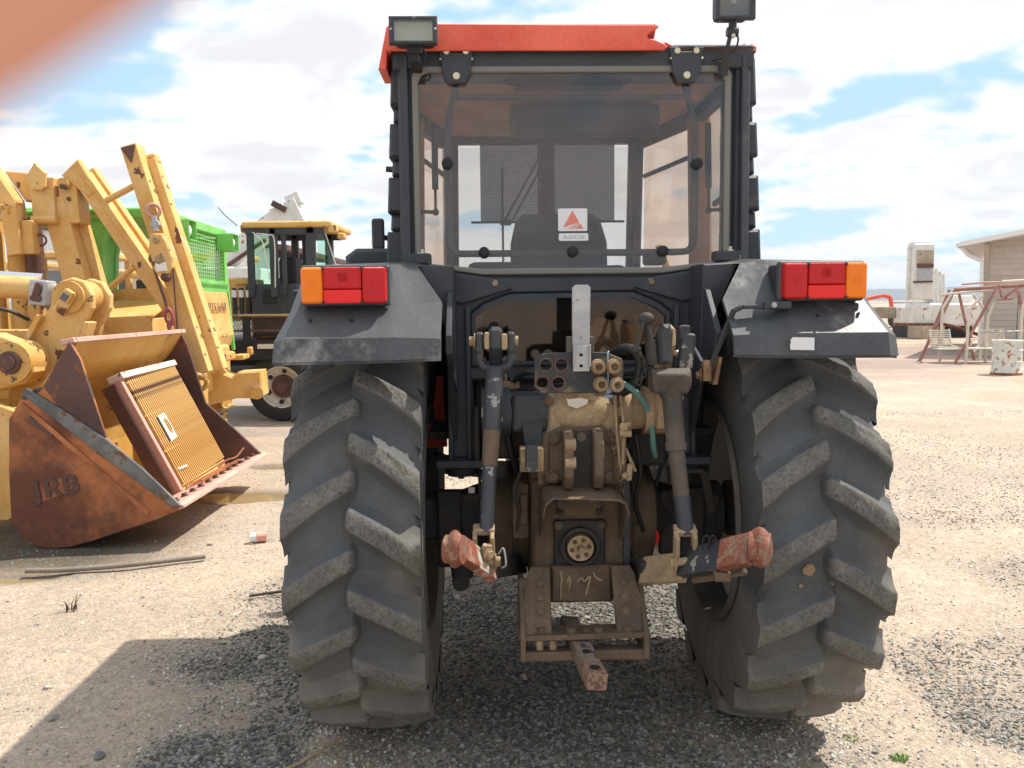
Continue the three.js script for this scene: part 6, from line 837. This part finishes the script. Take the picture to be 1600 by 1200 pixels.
{
  const o = [-14, 0, -31], t = thing('shed', 'white metal shed with a brown roof edge far behind the bulldozer', 'shed', o), W = (k, n, m) => put(k, n, m, t, o);
  const ribG = new RoundedBoxGeometry(0.08, 1.15, 0.04, 1, 0.01); boxUV(ribG); W(K().box(9.0, 1.3, 0.2, [-12.9, 3.45, -31], [0, 0, -0.09]), 'wall', M.whitePlain);
  for (let i = 0; i < 30; i++) { const m = mesh('wall_rib', ribG, M.whitePlain, t); m.position.set(-3.2 + i * 0.29, 3.78 - i * 0.026, 0.12); }
  W(K().box(9.6, 0.16, 12.5, [-12.7, 4.12, -37], [0, 0, -0.09]), 'roof', M.rustDark); W(K().box(9.0, 2.9, 0.2, [-12.9, 1.4, -43]), 'back_wall', M.castDark); for (const x of [-17, -14.4, -11.6, -8.6]) W(K().box(0.2, 2.9, 0.2, [x, 1.45, -31]), 'post', M.zinc); for (const x of [-17.3, -8.5]) W(K().box(0.15, 3.3, 12, [x, 1.7, -37]), 'side_wall', M.whitePlain);
}
for (const [n, x, z, lab, s] of [[0, -9.6, -18, 'yellow cabbed machine seen under the left end of the green canopy', 1], [1, -7.9, -17, 'yellow machine with a rounded guard frame seen between the green canopy posts', 1.05], [2, -6.3, -20, 'yellow machine with a black engine top seen through the green rear cage', 1.1]]) {
  const t = thing('parked_machine', lab, 'machine', [x, 0, z]); t.scale.setScalar(s);
  K().box(2.2, 0.7, 1.4, [0, 1.0, 0], undefined, 0.06).box(1.0, 0.5, 1.2, [0.7, 1.55, 0], undefined, 0.06).build('body', M.yellow, t);
  K().box(0.1, 1.1, 0.1, [-0.9, 1.9, 0.6]).box(0.1, 1.1, 0.1, [0.1, 1.9, 0.6]).box(0.1, 1.1, 0.1, [-0.9, 1.9, -0.6]).box(0.1, 1.1, 0.1, [0.1, 1.9, -0.6]).build('cab_frame', M.yellow, t).userData.kind = 'stuff';
  K().box(1.3, 0.12, 1.5, [-0.4, 2.48, 0], undefined, 0.04).build('cab_roof', M.yellow, t); K().plate([[-0.85, 1.4], [-0.85, 2.4], [0.05, 2.4], [0.05, 1.4]], 0.58, 0.01, [], 0).build('cab_glass', M.clear, t);
  K().box(0.5, 0.25, 0.6, [0.9, 1.92, 0.1], undefined, 0.05).build('engine_top', M.dark, t); for (const q of [-0.8, 0.8]) K().cyl([q, 0.5, 0.5], [q, 0.5, 0.9], 0.5, 0.5, 24).build('wheel', M.hose, t); for (const q of [-0.8, 0.8]) K().cyl([q, 0.5, -0.9], [q, 0.5, -0.5], 0.5, 0.5, 24).build('wheel', M.hose, t);
  if (n === 1) K().tube([[-0.2, 1.3, 0.9], [-0.2, 2.0, 0.9], [0.1, 2.15, 0.9], [0.9, 2.1, 0.9], [1.2, 1.9, 0.9], [1.3, 1.3, 0.9]], 0.07, 10).build('guard_frame', M.yellow, t);
}
// ---------------------------------------------------------------- the far right: shed, swings, drum, excavator
{
  const o = [13.4, 0, -24.4], t = thing('siding_shed', 'taupe board-clad shed with a white eave and white downpipe at the right edge', 'shed', o, -0.56);
  const w = 9, h = 3.14, n = 20, bh = h / n; 
  K().box(w, h, 0.1, [w / 2, h / 2, -0.12], undefined, 0).build('wall', M.siding, t);
  for (let i = 0; i < n; i++) { const g = new RoundedBoxGeometry(w, bh + 0.02, 0.022, 1, 0.004); boxUV(g); const m = mesh('siding_board', g, M.siding, t); m.position.set(w / 2 + 0.04, bh * (i + 0.5) + 0.06, -0.03); m.rotation.x = -0.09; }
  K().box(0.1, h, 8, [0, h / 2, -4.1], undefined, 0).build('side_wall', M.siding, t); K().box(0.12, h, 0.06, [0.02, h / 2, 0.0]).build('corner_trim', M.siding, t);
  { const k = K(); k.plate([[-0.62, 3.08], [-0.60, 3.20], [4.6, 4.10], [4.6, 3.92]], -8.6, 9.2, [], 0.01); k.build('roof', M.whitePlain, t); K().plate([[0, 3.1], [4.6, 3.9], [4.6, 3.1]], -0.08, 0.06).build('gable', M.siding, t); K().plate([[-0.62, 3.06], [-0.62, 3.20], [4.6, 4.12], [4.6, 3.97]], 0.60, 0.025).build('barge_board', M.whitePlain, t); K().box(0.13, 0.12, 9.2, [-0.66, 3.12, -4.0], undefined, 0.02).build('gutter', M.whitePlain, t); }
  K().pipe([[-0.6, 3.06, 0.18], [-0.45, 2.85, 0.14], [-0.08, 2.66, 0.10], [-0.06, 0.28, 0.10], [-0.22, 0.10, 0.2]], 0.055, 12).build('downpipe', M.whitePlain, t);
  K().box(10, 0.08, 1.6, [4.6, 0.03, 0.3], undefined, 0.02).build('footing', M.concrete, t);
}
{ // swing frame of brown pipe
  const o = [11.5, 0, -21.8], t = thing('swing_frame', 'red-brown pipe swing frame with two trestles in front of the shed', 'swing frame', o), W = (k, n, m) => put(k, n, m, t, o);
  const leg = (f, top) => W(K().pipe([f, [lerp(f[0], top[0], 0.93), lerp(f[1], top[1], 0.95), lerp(f[2], top[2], 0.93)], top], 0.036, 10), 'leg', M.brownPipe);
  leg([10.72, 0, -22.5], [11.45, 1.86, -22.2]); leg([12.1, 0, -22.4], [11.50, 1.84, -22.2]); leg([10.95, 0, -22.9], [11.50, 1.84, -22.6]);
  leg([11.00, 0, -21.25], [11.95, 1.92, -21.15]); leg([13.0, 0.0, -21.3], [12.45, 1.80, -21.2]);
  W(K().cyl([11.40, 1.84, -22.2], [14.2, 2.02, -20.6], 0.045, 0.045, 12), 'top_bar', M.brownPipe); W(K().pipe([[12.05, 1.58, -21.4], [12.42, 1.60, -21.3]], 0.025).pipe([[12.18, 1.88, -21.5], [12.2, 1.58, -21.4], [12.45, 1.86, -21.2]], 0.03), 'brace', M.brownPipe); W(K().cyl([11.55, 0.78, -21.2], [13.0, 0.80, -21.3], 0.016, 0.016, 8), 'cross_rod', M.zinc);
  for (const x of [12.55, 12.85]) W(K().cyl([x, 1.88, -21.3], [x - 0.02, 0.55, -21.3], 0.008, 0.008, 6), 'swing_chain', M.castDark);
  W(K().pipe([[11.7, 1.98, -22.4], [12.2, 2.02, -22.2], [12.9, 2.02, -22.0]], 0.025), 'upper_rail', M.pinkEdge);
}
{ // cream lawn swing with slatted seats
  const o = [11.6, 0, -22], t = thing('lawn_swing', 'cream pipe lawn swing with two slatted seats facing each other', 'lawn swing', o), W = (k, n, m) => put(k, n, m, t, o);
  for (const [x0, x1, z, top] of [[10.95, 11.18, -21.9, 1.72], [11.25, 11.62, -21.2, 1.70], [11.95, 12.12, -21.6, 1.5], [12.2, 11.95, -22.3, 1.72], [12.45, 12.65, -21.0, 1.75]]) W(K().pipe([[x0, 0, z], [x0 + 0.03, top - 0.35, z], [x1, top, z]], 0.035, 10), 'pole', M.cream);
  W(K().cyl([11.1, 1.72, -22.2], [13.6, 1.98, -21.2], 0.03, 0.03, 10).cyl([12.3, 2.02, -21.6], [13.8, 2.10, -20.9], 0.04, 0.04, 10), 'top_rail', M.cream);
  for (const [x, z, s] of [[10.75, -21.7, 1], [12.05, -21.6, -1]]) { const seat = part('slatted_seat', t); for (let i = 0; i < 8; i++) W(K().box(0.52, 0.035, 0.02, [x + 0.15, 0.46 + i * 0.05, z - 0.1 - i * 0.012]), 'slat', M.cream, ); W(K().pipe([[x - 0.1, 0.85, z - 0.18], [x - 0.06, 0.42, z - 0.06], [x + 0.3, 0.38, z + 0.3]], 0.02).pipe([[x + 0.40, 0.85, z - 0.18], [x + 0.42, 0.42, z - 0.06], [x + 0.5, 0.38, z + 0.3]], 0.02), 'seat_frame', M.cream); t.remove(seat); }
  W(K().box(1.6, 0.03, 0.5, [11.5, 0.36, -21.6]).tube([[11.4, 0.40, -21.3], [11.45, 0.58, -21.3], [11.62, 0.60, -21.3], [11.7, 0.40, -21.3]], 0.018), 'foot_board', M.cream);
}
{ const t = thing('steel_drum', 'rust-stained white steel drum standing upright on the gravel beside the swings', 'drum', [10.47, 0, -18.1]); K().lathe([[0, 0.0], [0.29, 0.0], [0.30, 0.02], [0.29, 0.04], [0.285, 0.26], [0.30, 0.28], [0.285, 0.30], [0.285, 0.50], [0.30, 0.52], [0.285, 0.54], [0.287, 0.70], [0.30, 0.72], [0.29, 0.735], [0.275, 0.72], [0.27, 0.69], [0, 0.69]], 'y', [0, 0, 0], 40).build('drum_body', worn('rust_stained_white_drum', { c: [0.55, 0.58, 0.52], c2: [0.66, 0.68, 0.62], chips: [0.34, 0.16, 0.08], chipAmt: 0.36, rough: [0.6, 0.85], size: 0.9, seed: 57, bump: 0.001 }), t); K().lathe([[0.296, 0.002], [0.304, 0.02], [0.296, 0.05]], 'y', [0, 0, 0], 40).build('rusty_rim', M.rust, t); }
{ // old white excavator
  const o = [18, 0, -36], t = thing('excavator', 'weathered white excavator with its arm folded upright, left of the shed', 'excavator', o), W = (k, n, m) => put(k, n, m, t, o);
  W(K().box(0.88, 2.3, 0.7, [17.05, 2.75, -36], undefined, 0.08), 'folded_arm', M.white); W(K().box(0.70, 0.55, 0.05, [17.08, 3.35, -35.64], undefined, 0.06), 'arm_recess', M.concrete); W(K().box(0.66, 0.16, 0.08, [17.08, 2.98, -35.62]), 'arm_pin_band', M.rustDark); W(K().box(0.62, 0.5, 0.06, [17.08, 2.60, -35.63], undefined, 0.1), 'arm_plate', M.zinc); W(K().cyl([16.52, 3.78, -35.9], [16.50, 1.2, -35.9], 0.05, 0.05, 12), 'ram_rod', M.white); W(K().cyl([16.60, 2.32, -35.6], [17.4, 2.34, -35.6], 0.04), 'pin_rod', M.rustDark); W(K().box(0.7, 0.12, 0.5, [17.0, 3.93, -36], undefined, 0.05), 'arm_cap', M.white);
  for (let i = 0; i < 4; i++) W(K().cyl([17.62 + i * 0.15, 3.0 - i * 0.12, -36.1], [17.66 + i * 0.16, 1.3, -36], 0.06, 0.06, 12), 'hydraulic_pipe', M.white);
  W(K().plate([[16.65, 1.25], [16.8, 1.45], [19.7, 1.45], [19.85, 1.2], [19.75, 0.55], [19.2, 0.48], [17.0, 0.50], [16.68, 0.62]], -37.6, 2.0, [], 0.08), 'counterweight', M.white); W(K().box(1.9, 0.32, 1.6, [18.4, 1.6, -36.8], undefined, 0.06), 'engine_cover', M.white); W(K().box(2.6, 0.7, 1.8, [18.0, 0.33, -36.8], undefined, 0.05), 'undercarriage', M.dark);
  { const k = K(); k.box(1.5, 0.66, 0.7, [17.0, 0.30, -35.2], [0, 0.5, 0], 0.1); W(k, 'track', M.concrete); } W(K().box(0.5, 0.45, 0.3, [19.6, 0.35, -35], undefined, 0.15), 'yellow_cover', M.yellow);
  W(K().box(0.9, 0.5, 0.5, [16.2, 1.05, -37.5], undefined, 0.03), 'side_box', M.concrete);
}
{ const t = thing('ramp', 'orange steel ramp beam sloping down beside the excavator track', 'ramp', [17, 0, -31]); K().beam([-3.2, 0.72, 0], [-1.4, 0.70, 0], 0.10, 0.14).beam([-1.4, 0.72, 0], [0.2, 0.16, 0.4], 0.10, 0.14).build('ramp_beam', M.orange, t); K().box(0.12, 0.7, 0.12, [-1.5, 0.35, 0]).build('ramp_leg', M.rustDark, t); K().box(0.12, 0.2, 0.3, [0.15, 0.1, 0.4]).build('ramp_foot', M.rustDark, t); }
{ const t = thing('loading_crane', 'red folding loader arm on the horizon beside the right tail lamp', 'crane', [21.2, 0, -50]); K().beam([-1.4, 1.50, 0], [0.4, 1.85, 0], 0.20, 0.22, 0.04).beam([0.4, 1.85, 0], [0.80, 1.75, 0], 0.2, 0.22, 0.04).beam([0.80, 1.78, 0], [0.92, 1.05, 0], 0.2, 0.2, 0.04).build('arm', M.red, t); K().box(3.4, 0.5, 1.6, [0.1, 0.95, -0.4], undefined, 0.05).build('truck_bed', M.orange, t); for (const x of [-1, 1]) K().cyl([x, 0.45, 0.3], [x, 0.45, 0.6], 0.45, 0.45, 20).build('wheel', M.hose, t); K().box(1.2, 0.06, 0.06, [1.6, 1.42, 0]).build('rail', M.dark, t); K().cyl([2.9, 0.5, -1], [2.9, 2.4, -1], 0.04, 0.04, 8).build('mast', M.dark, t); }

// ---------------------------------------------------------------- small things on the gravel
{ const k = K(); k.tube([[-2.94, 0.03, -5.04], [-2.7, 0.028, -5.06], [-2.4, 0.032, -5.12], [-2.1, 0.03, -5.24], [-1.95, 0.03, -5.30]], 0.016, 10, 60); tag(k.build('water_pipe', worn('grey_brown_pipe', { N: 256, c: [0.20, 0.165, 0.13], c2: [0.27, 0.225, 0.18], rough: [0.6, 0.8], size: 0.3, seed: 58 })), 'grey-brown plastic pipe lying on the gravel in front of the bucket', 'pipe'); }
{ const t = thing('bottle', 'crushed clear plastic bottle with a red label lying left of the left tyre', 'bottle', [-1.70, 0.035, -5.74], 0.25); K().lathe([[0, -0.11], [0.028, -0.11], [0.034, -0.10], [0.034, 0.03], [0.026, 0.07], [0.013, 0.10], [0.013, 0.118]], 'x', [0, 0, 0], 24).build('bottle_body', M.clear, t); K().lathe([[0.0345, -0.05], [0.0345, 0.01]], 'x', [0, 0, 0], 24).build('bottle_label', flat('faded_label', [0.75, 0.36, 0.30], 0.6), t); K().lathe([[0.0342, -0.095], [0.0345, -0.055]], 'x', [0, 0, 0], 24).build('label_band', M.whitePlain, t); K().cyl([0.116, 0, 0], [0.135, 0, 0], 0.015, 0.015, 16).build('bottle_cap', M.whitePlain, t); }
const leafy = (name, label, p, n, h, col, seed) => { const r = rng(seed), k = K(); for (let i = 0; i < n; i++) { const a = r() * 6.28, l = h * (0.5 + 0.7 * r()), b = (0.3 + 0.6 * r()) * l, w = 0.0035 + 0.003 * r(); const P = [], c = Math.cos(a), s = Math.sin(a), ox = (r() - 0.5) * 0.05, oz = (r() - 0.5) * 0.05; for (let j = 0; j < 4; j++) { const t0 = j / 4, t1 = (j + 1) / 4, q = (t, q2) => [ox + c * b * t * t + -s * w * (1 - t) * q2, l * (t - 0.35 * t * t), oz + s * b * t * t + c * w * (1 - t) * q2]; P.push(...q(t0, -1), ...q(t0, 1), ...q(t1, 1), ...q(t0, -1), ...q(t1, 1), ...q(t1, -1)); } const g = new THREE.BufferGeometry(); g.setAttribute('position', new THREE.Float32BufferAttribute(P, 3)); g.computeVertexNormals(); k.list.push(g); } const m = k.build(name, flat(name + '_green', col, 0.8)); m.position.set(...p); return tag(m, label, 'weed', undefined); };
leafy('weed', 'small green weed tuft in the gravel at the lower right', [1.34, 0.0, -2.86], 26, 0.035, [0.14, 0.24, 0.05], 3); leafy('weed', 'smaller green weed tuft right of the right tyre', [1.55, 0.0, -3.62], 18, 0.03, [0.15, 0.25, 0.06], 4); leafy('weed', 'tiny green weed tuft at the right tyre shadow edge', [1.23, 0.0, -3.0], 14, 0.025, [0.15, 0.24, 0.05], 5); leafy('dry_weed', 'dry brown sprig standing in the pale gravel at the left', [-2.35, 0.0, -4.42], 12, 0.15, [0.12, 0.09, 0.06], 6);
{ const k = K(); k.tube([[-1.46, 0.012, -4.6], [-1.3, 0.015, -4.66], [-1.1, 0.02, -4.68], [-0.95, 0.015, -4.72]], 0.008, 6); tag(k.build('stick', M.castDark), 'thin dark stick lying on pale gravel left of the left tyre', 'stick'); }
{ const k = K(); k.tube([[-0.98, 0.008, -2.76], [-0.8, 0.012, -2.82], [-0.72, 0.016, -2.9], [-0.64, 0.02, -3.02]], 0.005, 6); tag(k.build('cable', M.castDusty), 'thin muddy cable on the ground at the foot of the left tyre', 'cable'); }

// ---------------------------------------------------------------- the photographer's fingertip, close before the lens
{
  const t = thing('fingertip', 'blurred pink fingertip close to the lens in the top left corner', 'finger', [-0.01400, 1.61300, -0.0192]);
  const a = V(0.848, 0.528, -0.049).normalize(), pr = [[0, 0.0165], [0.0022, 0.0161], [0.0042, 0.0148], [0.0060, 0.0122], [0.0073, 0.008], [0.0079, 0.003], [0.0080, -0.004], [0.0077, -0.012], [0.0078, -0.02], [0.0083, -0.028], [0.0082, -0.036], [0.0084, -0.05], [0.0092, -0.062]];
  const skin = new THREE.MeshPhysicalMaterial({ name: 'skin', color: new THREE.Color().setRGB(0.84, 0.43, 0.33), roughness: 0.55, side: THREE.DoubleSide });
  const g = new THREE.LatheGeometry(new THREE.SplineCurve(pr.map((p) => new THREE.Vector2(...p))).getPoints(60), 40); const p = g.attributes.position; for (let i = 0; i < p.count; i++) { const y = p.getY(i), z = p.getZ(i); if (z > 0) p.setZ(i, z * (0.92 + 0.14 * sstep(0.014, 0.004, Math.abs(y - 0.004)))); for (const cy of [-0.012, -0.0135]) { const d = (y - cy) / 0.0008; if (z > 0) p.setZ(i, p.getZ(i) - 0.00035 * Math.exp(-d * d)); } } g.computeVertexNormals();
  const m = mesh('finger_skin', g, skin, t); m.quaternion.setFromUnitVectors(V(0, 1, 0), a);
  const n = new THREE.SphereGeometry(0.0062, 20, 12, 0, Math.PI); n.rotateY(0); n.scale(0.9, 1.15, 0.35); const nm = mesh('nail', n, new THREE.MeshPhysicalMaterial({ name: 'finger_nail', color: new THREE.Color().setRGB(0.75, 0.45, 0.38), roughness: 0.3, side: THREE.DoubleSide }), t); nm.quaternion.copy(m.quaternion); nm.position.copy(a.clone().multiplyScalar(0.0085)).add(V(0, 0, -0.0062)); nm.rotateY(Math.PI);
}
// ---------------------------------------------------------------- render
const renderer = new THREE.WebGLRenderer({ antialias: true });
renderer.setSize(1024, 768);
renderer.toneMapping = THREE.LinearToneMapping;
renderer.toneMappingExposure = EXPOSURE;
renderer.shadowMap.enabled = true;
renderer.render(scene, camera);
